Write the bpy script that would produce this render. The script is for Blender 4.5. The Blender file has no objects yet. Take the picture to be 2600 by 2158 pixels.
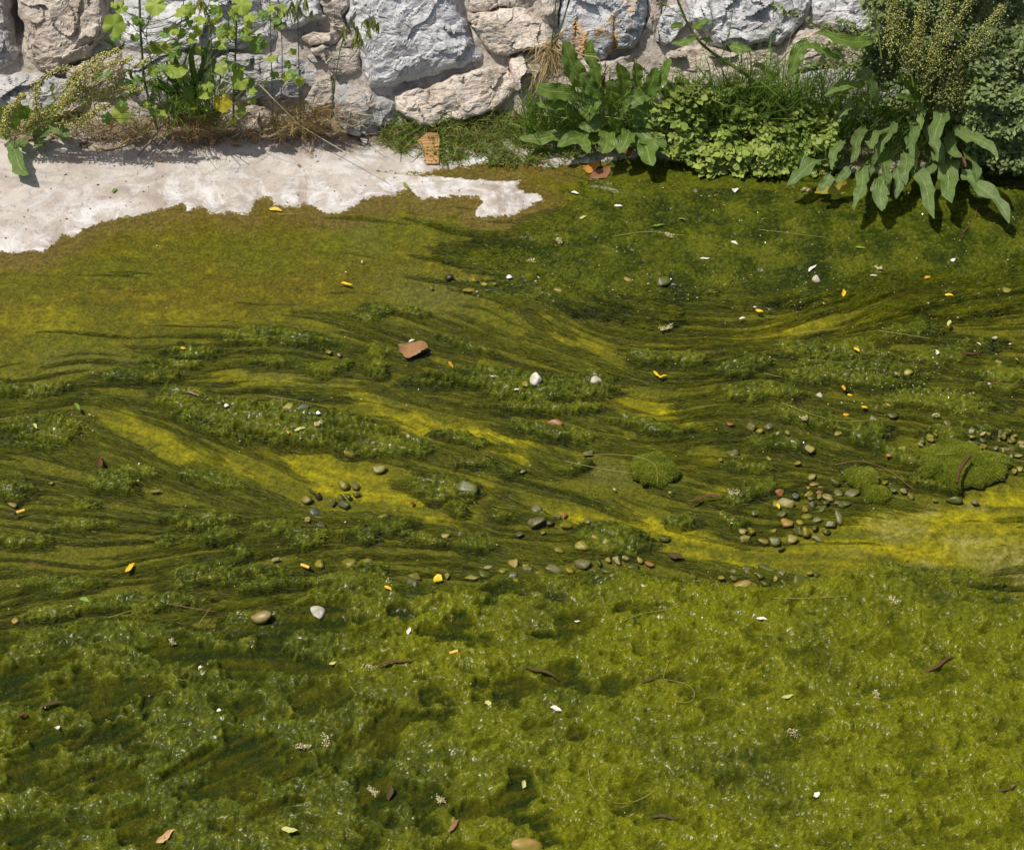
import bpy, math, random
import numpy as np
from mathutils import Vector, Matrix

# ------------------------------------------------------------------ camera, sky, sun, exposure
SC = bpy.context.scene
COL = SC.collection
CAM_D, CAM_PITCH, CAM_HALF = 6.0, math.radians(45.0), 1.45 / 6.0
cam_loc = Vector((0.0, -CAM_D * math.cos(CAM_PITCH), CAM_D * math.sin(CAM_PITCH)))
cd = bpy.data.cameras.new('camera')
cd.sensor_width = 36.0
cd.lens = 18.0 / CAM_HALF
cd.clip_end = 200.0
cam = bpy.data.objects.new('camera', cd)
COL.objects.link(cam)
cam.location = cam_loc
cam.rotation_euler = (math.pi / 2 - CAM_PITCH, 0, 0)
SC.camera = cam

SUN_DIR = Vector((-0.36, -0.14, 0.92)).normalized()          # towards the sun: high, from the left
world = bpy.data.worlds.new('World')
SC.world = world
world.use_nodes = True
wn = world.node_tree.nodes
sky = wn.new('ShaderNodeTexSky')
sky.sky_type = 'NISHITA'
sky.sun_disc = False
sky.air_density = 0.55
sky.dust_density = 2.5
sky.ozone_density = 0.6
sky.sun_elevation = math.asin(SUN_DIR.z)
sky.sun_rotation = math.atan2(SUN_DIR.x, SUN_DIR.y)
wn['Background'].inputs['Strength'].default_value = 0.105
world.node_tree.links.new(sky.outputs[0], wn['Background'].inputs['Color'])
sl = bpy.data.lights.new('sun', 'SUN')
sl.energy = 3.7
sl.angle = math.radians(0.55)
sl.color = (1.0, 0.95, 0.87)
sun = bpy.data.objects.new('sun', sl)
COL.objects.link(sun)
sun.rotation_euler = SUN_DIR.to_track_quat('Z', 'Y').to_euler()
sun.location = (-3, -1, 8)
SC.view_settings.view_transform = 'Standard'
SC.view_settings.look = 'None'
SC.view_settings.exposure = 0.30
SC.view_settings.gamma = 1.0
SC.cycles.use_denoising = True
SC.cycles.max_bounces = 6
SC.cycles.transparent_max_bounces = 12
SC.cycles.caustics_reflective = False
SC.cycles.caustics_refractive = False

# ------------------------------------------------------------------ helpers
W, H = 2600.0, 2158.0
RNG = np.random.default_rng(7)
random.seed(7)
SP, CP = math.sin(CAM_PITCH), math.cos(CAM_PITCH)
FWD = np.array([0, CP, -SP]); UPV = np.array([0, SP, CP]); RGT = np.array([1.0, 0, 0])
CL = np.array(cam_loc)

def ray(px, py):
    u = (px - W / 2) / (W / 2) * CAM_HALF
    v = (H / 2 - py) / (W / 2) * CAM_HALF
    return FWD + u * RGT + v * UPV

def at(px, py, z=0.0):
    """place on the level z"""
    d = ray(px, py)
    return CL + d * ((z - CL[2]) / d[2])

def up_at(px, py, y):
    """place on the upright plane at depth y"""
    d = ray(px, py)
    return CL + d * ((y - CL[1]) / d[1])

def proj(x, y, z=0.0):
    dx, dy, dz = x - CL[0], y - CL[1], z - CL[2]
    f = dy * CP - dz * SP
    v = dy * SP + dz * CP
    return W / 2 + dx / f / CAM_HALF * W / 2, H / 2 - v / f / CAM_HALF * W / 2

MPP = 2 * CAM_D * CAM_HALF / W                                # metres per picture pixel at the middle

def sm(a, b, x):
    t = np.clip((x - a) / (b - a), 0, 1)
    return t * t * (3 - 2 * t)

def _hash(ix, iy, seed):
    h = (ix.astype(np.int64) * 374761393 + iy.astype(np.int64) * 668265263 + seed * 1442695041) & 0xFFFFFFFF
    h = ((h ^ (h >> 13)) * 1274126177) & 0xFFFFFFFF
    return (h ^ (h >> 16)) & 0xFFFFFF

def perlin(x, y, seed=0):
    x = np.asarray(x, np.float32); y = np.asarray(y, np.float32)
    xi = np.floor(x).astype(np.int32); yi = np.floor(y).astype(np.int32)
    xf = x - xi; yf = y - yi
    u = xf * xf * xf * (xf * (xf * 6 - 15) + 10); v = yf * yf * yf * (yf * (yf * 6 - 15) + 10)
    def g(ox, oy):
        a = _hash(xi + ox, yi + oy, seed).astype(np.float32) * np.float32(2 * math.pi / 0x1000000)
        return np.cos(a) * (xf - ox) + np.sin(a) * (yf - oy)
    n0 = g(0, 0); n1 = g(1, 0); n2 = g(0, 1); n3 = g(1, 1)
    a = n0 + u * (n1 - n0); b = n2 + u * (n3 - n2)
    return (a + v * (b - a)) * 1.5

def fbm(x, y, octv=4, seed=0, gain=0.5, lac=2.03):
    s = 0; a = 1.0; t = 0
    for o in range(octv):
        s = s + a * perlin(x, y, seed + o * 17); t += a
        x = x * lac + 3.1; y = y * lac + 7.7; a *= gain
    return s / t * 1.4

def worley(x, y, seed=0):
    x = np.asarray(x, np.float32); y = np.asarray(y, np.float32)
    xi = np.floor(x).astype(np.int32); yi = np.floor(y).astype(np.int32)
    f1 = np.full(x.shape, 9.0, np.float32); f2 = f1.copy(); idv = np.zeros(x.shape, np.float32)
    for ox in (-1, 0, 1):
        for oy in (-1, 0, 1):
            cx = xi + ox; cy = yi + oy
            h = _hash(cx, cy, seed).astype(np.float32) / 0x1000000
            h2 = _hash(cx, cy, seed + 91).astype(np.float32) / 0x1000000
            d = (cx + h - x) ** 2 + (cy + h2 - y) ** 2
            near = d < f1
            f2 = np.where(near, f1, np.minimum(f2, d))
            idv = np.where(near, h, idv)
            f1 = np.where(near, d, f1)
    return np.sqrt(f1), np.sqrt(f2), idv

def tag(o, label=None, cat=None, group=None, kind=None):
    if label: o['label'] = label
    if cat: o['category'] = cat
    if group: o['group'] = group
    if kind: o['kind'] = kind
    return o

def mesh_from(name, v, faces, mat=None, smooth=True, quads=None, colors=None, uv=None):
    """v (n,3) array, faces: (m,3) or (m,4) int array"""
    me = bpy.data.meshes.new(name)
    v = np.ascontiguousarray(v, np.float32); f = np.ascontiguousarray(faces, np.int32)
    n = f.shape[1]
    me.vertices.add(len(v)); me.vertices.foreach_set('co', v.ravel())
    me.loops.add(f.size); me.loops.foreach_set('vertex_index', f.ravel())
    me.polygons.add(len(f)); me.polygons.foreach_set('loop_start', np.arange(0, f.size, n, dtype=np.int32))
    me.polygons.foreach_set('loop_total', np.full(len(f), n, np.int32))
    if smooth: me.polygons.foreach_set('use_smooth', np.ones(len(f), bool))
    if colors is not None:
        ca = me.color_attributes.new('tint', 'FLOAT_COLOR', 'POINT')
        c = np.ones((len(v), 4), np.float32); c[:, :3] = colors
        ca.data.foreach_set('color', c.ravel())
    if uv is not None:
        ul = me.uv_layers.new(name='UVMap')
        ul.data.foreach_set('uv', np.ascontiguousarray(uv, np.float32)[f.ravel()].ravel())
    me.update(calc_edges=True)
    if mat: me.materials.append(mat)
    return me

def obj(name, me, parent=None, loc=None):
    o = bpy.data.objects.new(name, me)
    COL.objects.link(o)
    if parent: o.parent = parent
    if loc is not None: o.location = loc
    return o

def empty(name, loc=(0, 0, 0)):
    o = bpy.data.objects.new(name, None)
    o.empty_display_size = 0.05
    COL.objects.link(o); o.location = loc
    return o

# ------------------------------------------------------------------ materials
def nm(name):
    m = bpy.data.materials.new(name); m.use_nodes = True
    nt = m.node_tree; b = nt.nodes['Principled BSDF']
    return m, nt, b

def nd(nt, kind, **kw):
    n = nt.nodes.new('ShaderNode' + kind)
    for k, v in kw.items():
        if k in ('data_type', 'blend_type', 'operation', 'attribute_name', 'feature', 'noise_dimensions', 'attribute_type', 'distance'):
            setattr(n, k, v)
        else:
            key = int(k[1:]) if k[0] == 'i' and k[1:].isdigit() else k.replace('_', ' ')
            n.inputs[key].default_value = v
    return n

def noise(nt, scale, detail=4.0, rough=0.55, vec=None, dist=0.0):
    n = nd(nt, 'TexNoise', Scale=scale, Detail=detail, Roughness=rough, Distortion=dist)
    if vec is not None: nt.links.new(vec, n.inputs['Vector'])
    return n.outputs[0]

def ramp(nt, fac, stops):
    r = nt.nodes.new('ShaderNodeValToRGB')
    e = r.color_ramp.elements
    while len(e) < len(stops): e.new(0.5)
    for k, (p, c) in enumerate(stops):
        e[k].position = p
        e[k].color = (c, c, c, 1) if isinstance(c, (int, float)) else tuple(c) + (1,)
    nt.links.new(fac, r.inputs[0])
    return r.outputs[0]

def mixc(nt, fac, a, b, mode='MIX'):
    m = nt.nodes.new('ShaderNodeMix'); m.data_type = 'RGBA'; m.blend_type = mode
    for s, v in ((m.inputs[0], fac), (m.inputs[6], a), (m.inputs[7], b)):
        if hasattr(v, 'is_output') or hasattr(v, 'links'): nt.links.new(v, s)
        elif isinstance(v, (int, float)): s.default_value = v if s.type == 'VALUE' else (v, v, v, 1)
        else: s.default_value = tuple(v) + (1,)
    return m.outputs[2]

def bump(nt, b, h, strength=0.5, dist=0.004):
    n = nd(nt, 'Bump', Strength=strength, Distance=dist)
    nt.links.new(h, n.inputs['Height']); nt.links.new(n.outputs[0], b.inputs['Normal'])
    return n

def objco(nt):
    return nt.nodes.new('ShaderNodeTexCoord').outputs['Object']

def geoco(nt):
    return nt.nodes.new('ShaderNodeNewGeometry').outputs['Position']
# ------------------------------------------------------------------ fields of the stream, on a world grid
DX = 0.004
GX = np.arange(-2.06, 2.0601, DX, dtype=np.float32)
GY = np.arange(-1.72, 1.7001, DX, dtype=np.float32)
NX, NY = len(GX), len(GY)
X, Y = np.meshgrid(GX, GY)
PX, PY = proj(X, Y, 0.0)
PX = PX.astype(np.float32); PY = PY.astype(np.float32)
wx = fbm(X * 5, Y * 5, 3, 11); wy = fbm(X * 5, Y * 5, 3, 23)
wx2 = fbm(X * 22, Y * 22, 2, 31); wy2 = fbm(X * 22, Y * 22, 2, 37)
QX = PX + 38 * wx + 9 * wx2; QY = PY + 20 * wy + 6 * wy2       # wandering outlines

def blob(cx, cy, rx, ry, ang=0.0, soft=1.0, out=None):
    """rounded dome 1..0 over an ellipse given in picture pixels; returns (slice, values)"""
    r = max(rx, ry) * 1.25 + 45
    p = [at(cx + a * r, cy + b * r) for a in (-1, 1) for b in (-1, 1)]
    x0 = min(q[0] for q in p); x1 = max(q[0] for q in p); y0 = min(q[1] for q in p); y1 = max(q[1] for q in p)
    i0, i1 = np.searchsorted(GX, [x0, x1]); j0, j1 = np.searchsorted(GY, [y0, y1])
    if i1 <= i0 or j1 <= j0: return None, None
    s = (slice(j0, j1), slice(i0, i1))
    c, n = math.cos(math.radians(ang)), math.sin(math.radians(ang))
    dx = QX[s] - cx; dy = QY[s] - cy
    a = (dx * c + dy * n) / rx; b = (-dx * n + dy * c) / ry
    d = np.sqrt(a * a + b * b)
    return s, np.clip(1 - d ** 2, 0, 1)

def poly_sd(pts, px, py):
    pts = np.array(pts, np.float32); n = len(pts)
    best = np.full(px.shape, 1e9, np.float32); ins = np.zeros(px.shape, bool)
    for k in range(n):
        ax, ay = pts[k]; bx, by = pts[(k + 1) % n]
        ex, ey = bx - ax, by - ay
        t = np.clip(((px - ax) * ex + (py - ay) * ey) / (ex * ex + ey * ey + 1e-9), 0, 1)
        best = np.minimum(best, (px - ax - t * ex) ** 2 + (py - ay - t * ey) ** 2)
        if ay != by:
            ins ^= ((ay > py) != (by > py)) & (px < (bx - ax) * (py - ay) / (by - ay) + ax)
    return np.where(ins, np.sqrt(best), -np.sqrt(best))

SHORE = [(-900, 690), (-200, 655), (0, 640), (60, 638), (110, 642), (135, 615), (160, 592), (185, 600), (230, 575), (300, 555), (380, 540), (430, 525),
         (470, 518), (476, 540), (505, 520), (545, 540), (600, 542), (634, 540), (640, 515), (665, 500), (690, 508), (700, 520),
         (740, 525), (790, 520), (830, 540), (860, 540), (908, 522), (920, 505), (1000, 495), (1040, 480), (1060, 500), (1110, 502),
         (1150, 495), (1190, 500), (1215, 500), (1225, 515), (1205, 540), (1210, 550), (1290, 547), (1330, 532), (1380, 508),
         (1360, 490), (1335, 492), (1310, 475), (1322, 457), (1290, 462), (1190, 456), (1120, 449), (1040, 446), (958, 434),
         (1050, 440), (1100, 434), (1180, 421), (1240, 410), (1400, 420), (1500, 414), (1650, 396), (1800, 425), (1950, 425),
         (2100, 430), (2200, 440), (2350, 435), (2450, 420), (2600, 420), (3600, 430), (3600, -600), (-900, -600)]
SD = poly_sd(SHORE, PX, PY)

MATB = [(-900, 1600), (0, 1590), (180, 1610), (330, 1575), (520, 1590), (700, 1560), (820, 1480), (1000, 1490), (1200, 1480), (1450, 1455),
        (1700, 1475), (1900, 1478), (2080, 1470), (2230, 1440), (2330, 1445), (2420, 1478), (2520, 1505), (2620, 1530), (3600, 1560),
        (3600, 4000), (-900, 4000)]
MAT_SD = poly_sd(MATB, QX * 0.6 + PX * 0.4, QY)

# --- direction of the current, from hand-read streaks (px, py, slope)
FLOW = [(300, 700, .02), (700, 740, .03), (850, 800, .15), (1000, 850, .24), (1200, 900, .3), (1400, 790, .36), (1700, 830, .0),
        (2000, 800, -.2), (2300, 730, -.22), (2550, 680, -.1), (1750, 1000, -.12), (2000, 950, 0), (2200, 1000, .05), (1500, 1050, .22),
        (1300, 1000, .15), (1000, 1000, .15), (600, 900, .05), (300, 900, -.05), (100, 960, -.1), (300, 1090, .35), (500, 1130, .3),
        (700, 1200, .25), (900, 1150, .2), (1100, 1100, .33), (1300, 1150, .3), (1600, 1320, .33), (1800, 1380, .15), (2000, 1430, 0),
        (1000, 1250, .05), (1200, 1300, .15), (200, 1200, .15), (100, 1300, .05), (500, 1350, 0), (800, 1400, -.05), (300, 1450, 0),
        (100, 1550, -.12), (300, 1900, -.4), (600, 1650, -.1), (900, 1900, -.5), (1500, 1900, -.3), (2200, 1800, -.2), (2300, 1150, .25),
        (2100, 1080, .3), (2000, 1250, .1), (1300, 650, .03), (1600, 700, .12), (1900, 650, -.05), (2300, 560, 0), (2500, 950, .1),
        (1500, 900, .3), (1600, 980, .1), (2500, 1350, 0), (800, 1080, .08), (1450, 1420, .0), (1100, 1420, .05), (600, 1500, -.1)]
num = np.zeros_like(PX); den = np.zeros_like(PX)
for fx, fy, fs in FLOW:
    w = 1.0 / (((PX - fx) / 1.4) ** 2 + (PY - fy) ** 2 + 1500.0) ** 1.9
    num += w * fs; den += w
slope = 1.25 * num / den + 0.20 * fbm(X * 3, Y * 3, 2, 51) + 0.13 * fbm(X * 9, Y * 9, 2, 53)
slope *= -1.4
inv = 1 / np.sqrt(1 + slope ** 2)
VX = inv.astype(np.float32); VY = (slope * inv).astype(np.float32)

def lic(fields, steps):
    acc = [f.copy() for f in fields]
    for sgn in (1, -1):
        cx, cy = np.meshgrid(np.arange(NX, dtype=np.float32), np.arange(NY, dtype=np.float32))
        for k in range(steps):
            ii = np.clip(cx, 0, NX - 1).astype(np.int32); jj = np.clip(cy, 0, NY - 1).astype(np.int32)
            fl = jj * NX + ii
            cx += sgn * 1.6 * VX.ravel()[fl]; cy += sgn * 1.6 * VY.ravel()[fl]
            ii = np.clip(cx, 0, NX - 1).astype(np.int32); jj = np.clip(cy, 0, NY - 1).astype(np.int32)
            fl = jj * NX + ii
            wgt = 1 - (k + 1) / (steps + 1)
            for a, f in zip(acc, fields): a += wgt * f.ravel()[fl]
    return [(a - a.mean()) / a.std() for a in acc]

fine_in = RNG.standard_normal((NY, NX)).astype(np.float32)
mid_in = fbm(X * 45, Y * 45, 2, 61)
big_in = fbm(X * 16, Y * 16, 2, 67)
S_f, S_m, S_b = lic([fine_in, mid_in, big_in], 32)

# --- cottony lumps
w1, _, _ = worley(X * 34 + 1.2 * wx2, Y * 40 + 1.2 * wy2, 5)
w2, _, _ = worley(X * 78 + 0.6 * wx2, Y * 86, 9)
w3, w3b, _ = worley(X * 14 + 0.9 * wx, Y * 17 + 0.9 * wy, 13)
LUMP = (1 - w1) * 0.50 + (1 - w2) * 0.50 + (1 - w3) * 0.28       # about 0..1
LUMP = (LUMP - LUMP.mean()) / LUMP.std()
w4, w4b, _ = worley(X * 7 + 1.1 * wx, Y * 9 + 1.1 * wy, 19)
CREASE = (1 - sm(0, .30, w3b - w3)) * .6 + (1 - sm(0, .22, w4b - w4)) * .8
N1 = fbm(X * 2.2, Y * 2.2, 3, 71); N2 = fbm(X * 7, Y * 7, 3, 73); N3 = fbm(X * 30, Y * 30, 3, 79); N4 = fbm(X * 90, Y * 90, 2, 83)

def paint(dst, items, k=1.0, power=1.0):
    for it in items:
        cx, cy, rx, ry, ang, val = it
        s, b = blob(cx, cy, rx, ry, ang)
        if s is None: continue
        dst[s] = np.maximum(dst[s], (b ** power) * val * k)

# --- bed level (the water stands at z = 0)
BED = np.where(SD > 0, 0.002 + np.minimum(SD, 260) * 0.00016, -0.0025 - 0.022 * sm(0, 420, -SD)).astype(np.float32)
BED += 0.0012 * N2 + 0.0006 * N3 * (SD > -60)

# --- where yellow film lies bare (keeps strands away)
BARE = np.zeros_like(PX)
paint(BARE, [(1250, 1110, 170, 50, 20, 1), (1050, 1055, 240, 36, 20, .95), (380, 1100, 190, 46, 24, 1), (620, 1170, 170, 40, 20, .9), (800, 1165, 230, 62, 10, 1),
             (880, 1245, 170, 50, 0, 1), (1080, 1275, 190, 46, 5, 1), (1215, 1243, 60, 40, 0, .8), (700, 950, 220, 38, 6, .85), (900, 985, 180, 30, 12, .8),
             (1660, 1035, 170, 36, 20, .85), (1480, 860, 130, 20, 22, .7), (1640, 990, 80, 22, 25, .8), (1780, 1000, 120, 24, -20, .6), (2000, 815, 210, 26, -10, .75),
             (2200, 805, 120, 22, -12, .75), (1700, 1330, 190, 42, 22, .9), (1850, 1400, 200, 40, 6, 1), (2320, 1370, 430, 105, -4, 1), (2520, 1270, 150, 70, -20, 1),
             (1830, 930, 90, 40, -40, .6), (1480, 1300, 150, 40, 14, .75), (1560, 1180, 130, 50, 8, .9), (1780, 1160, 80, 50, 0, .8), (1850, 1240, 90, 36, 0, .8),
             (1250, 800, 200, 40, 20, .6), (1080, 730, 200, 80, 10, .8), (1450, 1210, 130, 24, 12, .6), (640, 1010, 150, 25, 8, .5), (520, 960, 120, 20, 4, .5),
             (200, 1030, 170, 20, 5, .5), (1680, 760, 60, 20, 25, .4), (1900, 890, 150, 30, -15, .5), (1000, 945, 100, 20, 20, .6),
             (2430, 700, 170, 22, -10, .4), (2560, 700, 90, 30, 0, .5)])
BARE = np.maximum(BARE, sm(560, 480, PY + 0.10 * (PX - 300) + 0 * PX) * 0)
upper_left = sm(60, -60, PY - (905 - 0.16 * PX + 40 * N1 * 2)) * sm(1250, 950, PX)
BARE = np.maximum(BARE, upper_left)
shallow = sm(-70, -20, SD) * 1.0
BARE = np.maximum(BARE, shallow)

# --- strands: cover and height over the bed
MATLOW = sm(-18, 26, MAT_SD)
UPR = sm(1050, 1500, PX + 0.4 * (700 - PY)) * sm(800, 680, PY + 40 * N1 + 0.06 * (PX - 1700)) * sm(-25, -75, SD)
CLEAN = np.zeros_like(PX)
paint(CLEAN, [(2320, 1370, 440, 105, -4, 1), (2520, 1260, 160, 90, -20, 1), (1900, 1400, 240, 40, 6, .8), (1700, 1350, 150, 34, 22, .7), (850, 1215, 170, 60, 4, .7), (1040, 1270, 150, 36, 4, .8), (400, 1105, 150, 34, 24, .35), (1250, 1110, 120, 34, 20, .5), (1560, 1190, 110, 40, 6, .8)])
cover = 0.70 + 0.55 * N1 + 0.30 * N2 - 0.95 * BARE - 0.45 * upper_left - 0.75 * np.minimum(CLEAN * 1.6, 1)
STR = 0.80 * S_b + 0.50 * S_m + 0.15 * S_f
st = np.clip(STR * 0.60 + cover * 1.1 - 0.10, -1, 1.8)
ALG = BED - 0.003 + np.clip(st, -0.5, 1.6) * 0.0105 + np.clip(S_m, -1, 2) * 0.0016 * (st > 0)

# --- tussocks that break the surface: cx, cy, rx, ry, angle, height (cm)
TUS = [(428, 910, 100, 18, 0, 2.0), (368, 951, 105, 26, 0, 2.6), (470, 880, 110, 18, 0, 1.8), (60, 990, 130, 22, -5, 2.4), (465, 1000, 90, 32, 10, 2.4),
       (740, 1078, 270, 58, 3, 4.0), (560, 1045, 130, 40, 8, 2.8), (95, 1085, 125, 45, 0, 3.0), (275, 1225, 72, 38, 0, 3.4), (450, 1305, 60, 17, 0, 2.2),
       (535, 1318, 95, 20, -5, 2.4), (545, 1357, 90, 22, -10, 2.6), (790, 1360, 62, 28, 0, 2.8), (600, 1387, 34, 17, 0, 2.0), (430, 1375, 36, 20, 0, 2.2),
       (350, 1195, 70, 13, 0, 2.0), (540, 1210, 100, 22, 12, 2.2), (705, 1330, 70, 18, 0, 1.8), (195, 1280, 36, 22, 0, 2.0), (620, 1437, 120, 18, -2, 2.2),
       (30, 1240, 60, 26, 0, 2.2), (60, 1370, 90, 20, 0, 1.8), (190, 1330, 90, 16, 0, 1.6),
       (1300, 968, 285, 40, 4, 3.4), (1500, 975, 70, 34, 8, 2.6), (1405, 1027, 180, 20, 3, 2.4), (1390, 1092, 140, 25, 8, 2.6), (1640, 1075, 130, 13, 5, 1.9),
       (1290, 1197, 34, 20, 0, 2.2), (1205, 1181, 46, 11, 0, 1.6), (1115, 1232, 125, 34, 5, 1.7), (1180, 1112, 110, 17, 14, 1.3), (980, 1125, 140, 34, 6, 1.5),
       (1150, 1282, 46, 17, 8, 1.8), (1280, 1307, 34, 16, 0, 1.8), (955, 1345, 120, 24, -5, 2.4), (1215, 1380, 66, 24, 8, 2.4), (1080, 1370, 80, 15, 5, 1.5),
       (1560, 1365, 125, 52, 12, 1.6), (1665, 905, 80, 24, 8, 2.4), (950, 930, 46, 26, 0, 2.4), (955, 888, 44, 24, 0, 2.2), (1480, 1181, 25, 15, 0, 2.4),
       (1740, 920, 70, 24, -5, 2.2), (1895, 925, 100, 28, -5, 2.3), (1935, 985, 120, 28, 5, 2.4), (2110, 895, 170, 32, 0, 2.5), (2190, 942, 210, 44, 0, 2.5),
       (2060, 1052, 95, 28, 10, 3.0), (2215, 1090, 85, 36, 0, 3.0), (2400, 1012, 190, 34, 3, 2.4), (2555, 957, 90, 34, 8, 2.8), (2440, 1085, 110, 20, 0, 2.0),
       (2190, 1205, 46, 32, 30, 3.0), (1915, 1247, 66, 26, -20, 2.6), (1905, 1177, 76, 13, 3, 2.2), (1980, 1122, 95, 21, 4, 2.0), (1740, 1317, 56, 20, 8, 2.2),
       (1870, 1312, 46, 22, 0, 2.2), (2280, 1150, 130, 24, 24, 2.4), (2150, 1105, 90, 14, 22, 2.0), (2330, 1225, 120, 18, 10, 2.0),
       (1385, 750, 46, 22, 0, 2.0), (960, 792, 66, 23, 0, 1.8), (1060, 790, 50, 14, 0, 1.4), (640, 850, 110, 22, 2, 1.7), (760, 858, 110, 26, 6, 1.7), (820, 925, 70, 20, 0, 1.6),
       (690, 905, 60, 15, 4, 1.2), (1180, 870, 110, 14, 14, 1.2), (1500, 960, 60, 20, 0, 1.8), (2430, 880, 150, 26, -4, 1.7), (2330, 830, 100, 18, -8, 1.4),
       (1450, 1500, 190, 40, -3, 3.2), (1600, 1490, 160, 34, -4, 3.2), (900, 1465, 100, 34, -8, 3.4), (700, 1470, 160, 30, -8, 2.6), (500, 1460, 130, 28, -6, 2.2),
       (380, 1520, 180, 28, -4, 2.4), (150, 1480, 150, 22, -4, 1.6), (200, 1600, 200, 40, -6, 2.0), (130, 1550, 90, 22, -10, 2.2), (2430, 1462, 140, 26, 12, 2.4),
       (1060, 1540, 240, 44, -3, 2.4), (700, 1590, 60, 26, -40, 3.2), (620, 1575, 60, 30, 0, 2.6), (2060, 1480, 90, 20, -6, 1.6), (2250, 1455, 140, 26, -6, 2.4)]
TM = np.zeros_like(PX)
for cx, cy, rx, ry, ang, hh in TUS:
    s, b = blob(cx, cy, rx, ry, ang)
    rg = b + np.where(b > 0.001, 0.16 * S_b[s] + 0.13 * S_m[s] + 0.10 * LUMP[s], 0)
    prof = np.clip(rg, 0, 1) ** 0.7
    edge = sm(0.02, 0.5, rg)
    hz = -0.012 + (hh * 0.0060 + 0.008) * prof * (0.90 + 0.05 * LUMP[s]) + 0.0018 * S_m[s] + 0.001 * N4[s]
    ALG[s] = np.where(b > 0.01, np.maximum(ALG[s], hz * edge + (-0.02) * (1 - edge)), ALG[s])
    TM[s] = np.maximum(TM[s], edge * np.clip(prof * 1.1, 0, 1) * (b > 0.001))

# --- soft mat of the upper right and the great mat along the near side
upr_h = 0.0045 + 0.004 * N2 + 0.0028 * N1 * 2 + 0.0016 * LUMP + 0.0008 * N3 - 0.010 * sm(0.15, 0.6, fbm(X * 3.2, Y * 7, 3, 97))
ALG = np.where(UPR > 0.02, np.maximum(ALG, upr_h * UPR - 0.02 * (1 - UPR)), ALG)
for cx, cy, rx, ry, ang, hh in [(1385, 660, 290, 55, 5, 1.1), (1580, 765, 170, 62, 12, 1.3), (1480, 560, 190, 40, -4, .8), (2050, 560, 220, 60, 3, .9), (1900, 640, 240, 45, -4, 1.0),
                                (2350, 640, 230, 50, 0, 1.0), (2200, 590, 200, 40, 4, .8), (1750, 700, 130, 40, 12, 1.1), (2480, 760, 190, 30, -8, .9), (2060, 745, 110, 26, -6, .9)]:
    s, b = blob(cx, cy, rx, ry, ang)
    hz = (hh * 0.012 + 0.004) * np.minimum(b, 1) ** 0.6 * (0.8 + 0.10 * LUMP[s] + 0.04 * S_m[s]) + 0.001 * N3[s]
    ALG[s] = np.where(b > 0.02, np.maximum(ALG[s], hz - 0.003), ALG[s])
HOLES = [(250, 1870, 170, 36, -8), (390, 1800, 26, 44, 0), (630, 1805, 70, 30, -35), (600, 1662, 240, 30, 5), (780, 1690, 130, 34, 4), (150, 1975, 190, 18, -12),
         (545, 2017, 140, 30, -5), (850, 1920, 52, 74, 10), (60, 2110, 70, 40, 0), (330, 2100, 66, 30, -20), (980, 1870, 62, 95, 22), (1045, 1835, 110, 26, -15),
         (940, 1990, 42, 52, 20), (1130, 1610, 120, 26, 2), (1170, 1575, 56, 50, 0), (1430, 1720, 64, 40, -20), (1230, 1730, 27, 20, 0), (1205, 2060, 76, 28, -15),
         (1100, 2100, 64, 25, 10), (1480, 1865, 36, 22, 0), (1745, 1620, 44, 22, 20), (1875, 1680, 54, 27, 0), (1925, 1770, 54, 17, -5), (2255, 1630, 34, 13, 0),
         (2548, 1855, 34, 15, 0), (1850, 1995, 54, 25, -10), (2005, 2055, 34, 16, 0), (2110, 2135, 64, 20, -10), (2200, 1640, 60, 20, 10), (150, 1690, 90, 20, -20),
         (60, 1720, 60, 30, -10), (440, 1640, 90, 20, -12), (480, 1945, 120, 22, -30), (300, 1955, 130, 16, -15), (700, 2060, 90, 22, -25), (1010, 1560, 60, 18, 0),
         (1600, 1560, 120, 12, -6), (1700, 1730, 60, 16, 0), (2030, 1840, 44, 14, 0), (690, 1890, 36, 28, 0), (210, 1790, 110, 18, -12), (530, 1540, 160, 18, -2),
         (860, 1560, 60, 40, -40), (700, 1625, 60, 26, -60), (860, 1790, 60, 26, -30), (1380, 1610, 60, 14, 0), (2400, 1730, 40, 14, -10), (1600, 2050, 60, 18, 0)]
HM = np.zeros_like(PX)
for cx, cy, rx, ry, ang in HOLES:
    s, b = blob(cx, cy, rx, ry, ang)
    HM[s] = np.maximum(HM[s], sm(0.10, 0.80, b + np.where(b > 0.001, 0.55 * fbm(X[s] * 11, Y[s] * 15, 4, 131) - 0.08 * LUMP[s], 0)))
left_w = sm(1500, 300, PX)
rag = fbm(X * 6 + 0.5 * Y, Y * 9, 4, 101)
HM = np.maximum(HM, sm(0.14, 0.44, rag + 0.22 * left_w - 0.05 + .14 * fbm(X * 25, Y * 30, 3, 103)) * 0.9)
HM = np.clip(HM * (1.2 - .62 * sm(1000, 1900, PX)), 0, 1)
HM = np.maximum(HM, .55 * sm(.16, .5, fbm(X * 17, Y * 22, 4, 151) + .25 * N1))
mat_h = 0.018 + 0.0026 * LUMP - 0.0042 * CREASE * np.clip(.45 + 1.1 * N2 + .5 * left_w, 0, 1.2) + 0.004 * N2 + 0.003 * N3 + 0.0012 * N4 - HM * (0.021 + 0.002 * LUMP) + 0.0015 * S_m * HM
ALG = np.where(MATLOW > 0.01, np.maximum(ALG * (1 - MATLOW) + (mat_h) * MATLOW, np.where(MATLOW > .5, -0.012 + 0.001 * S_m, -1)), ALG)
ALG += 0.0005 * N4
ALG = np.where(SD > -8, BED - 0.01, ALG)

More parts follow.
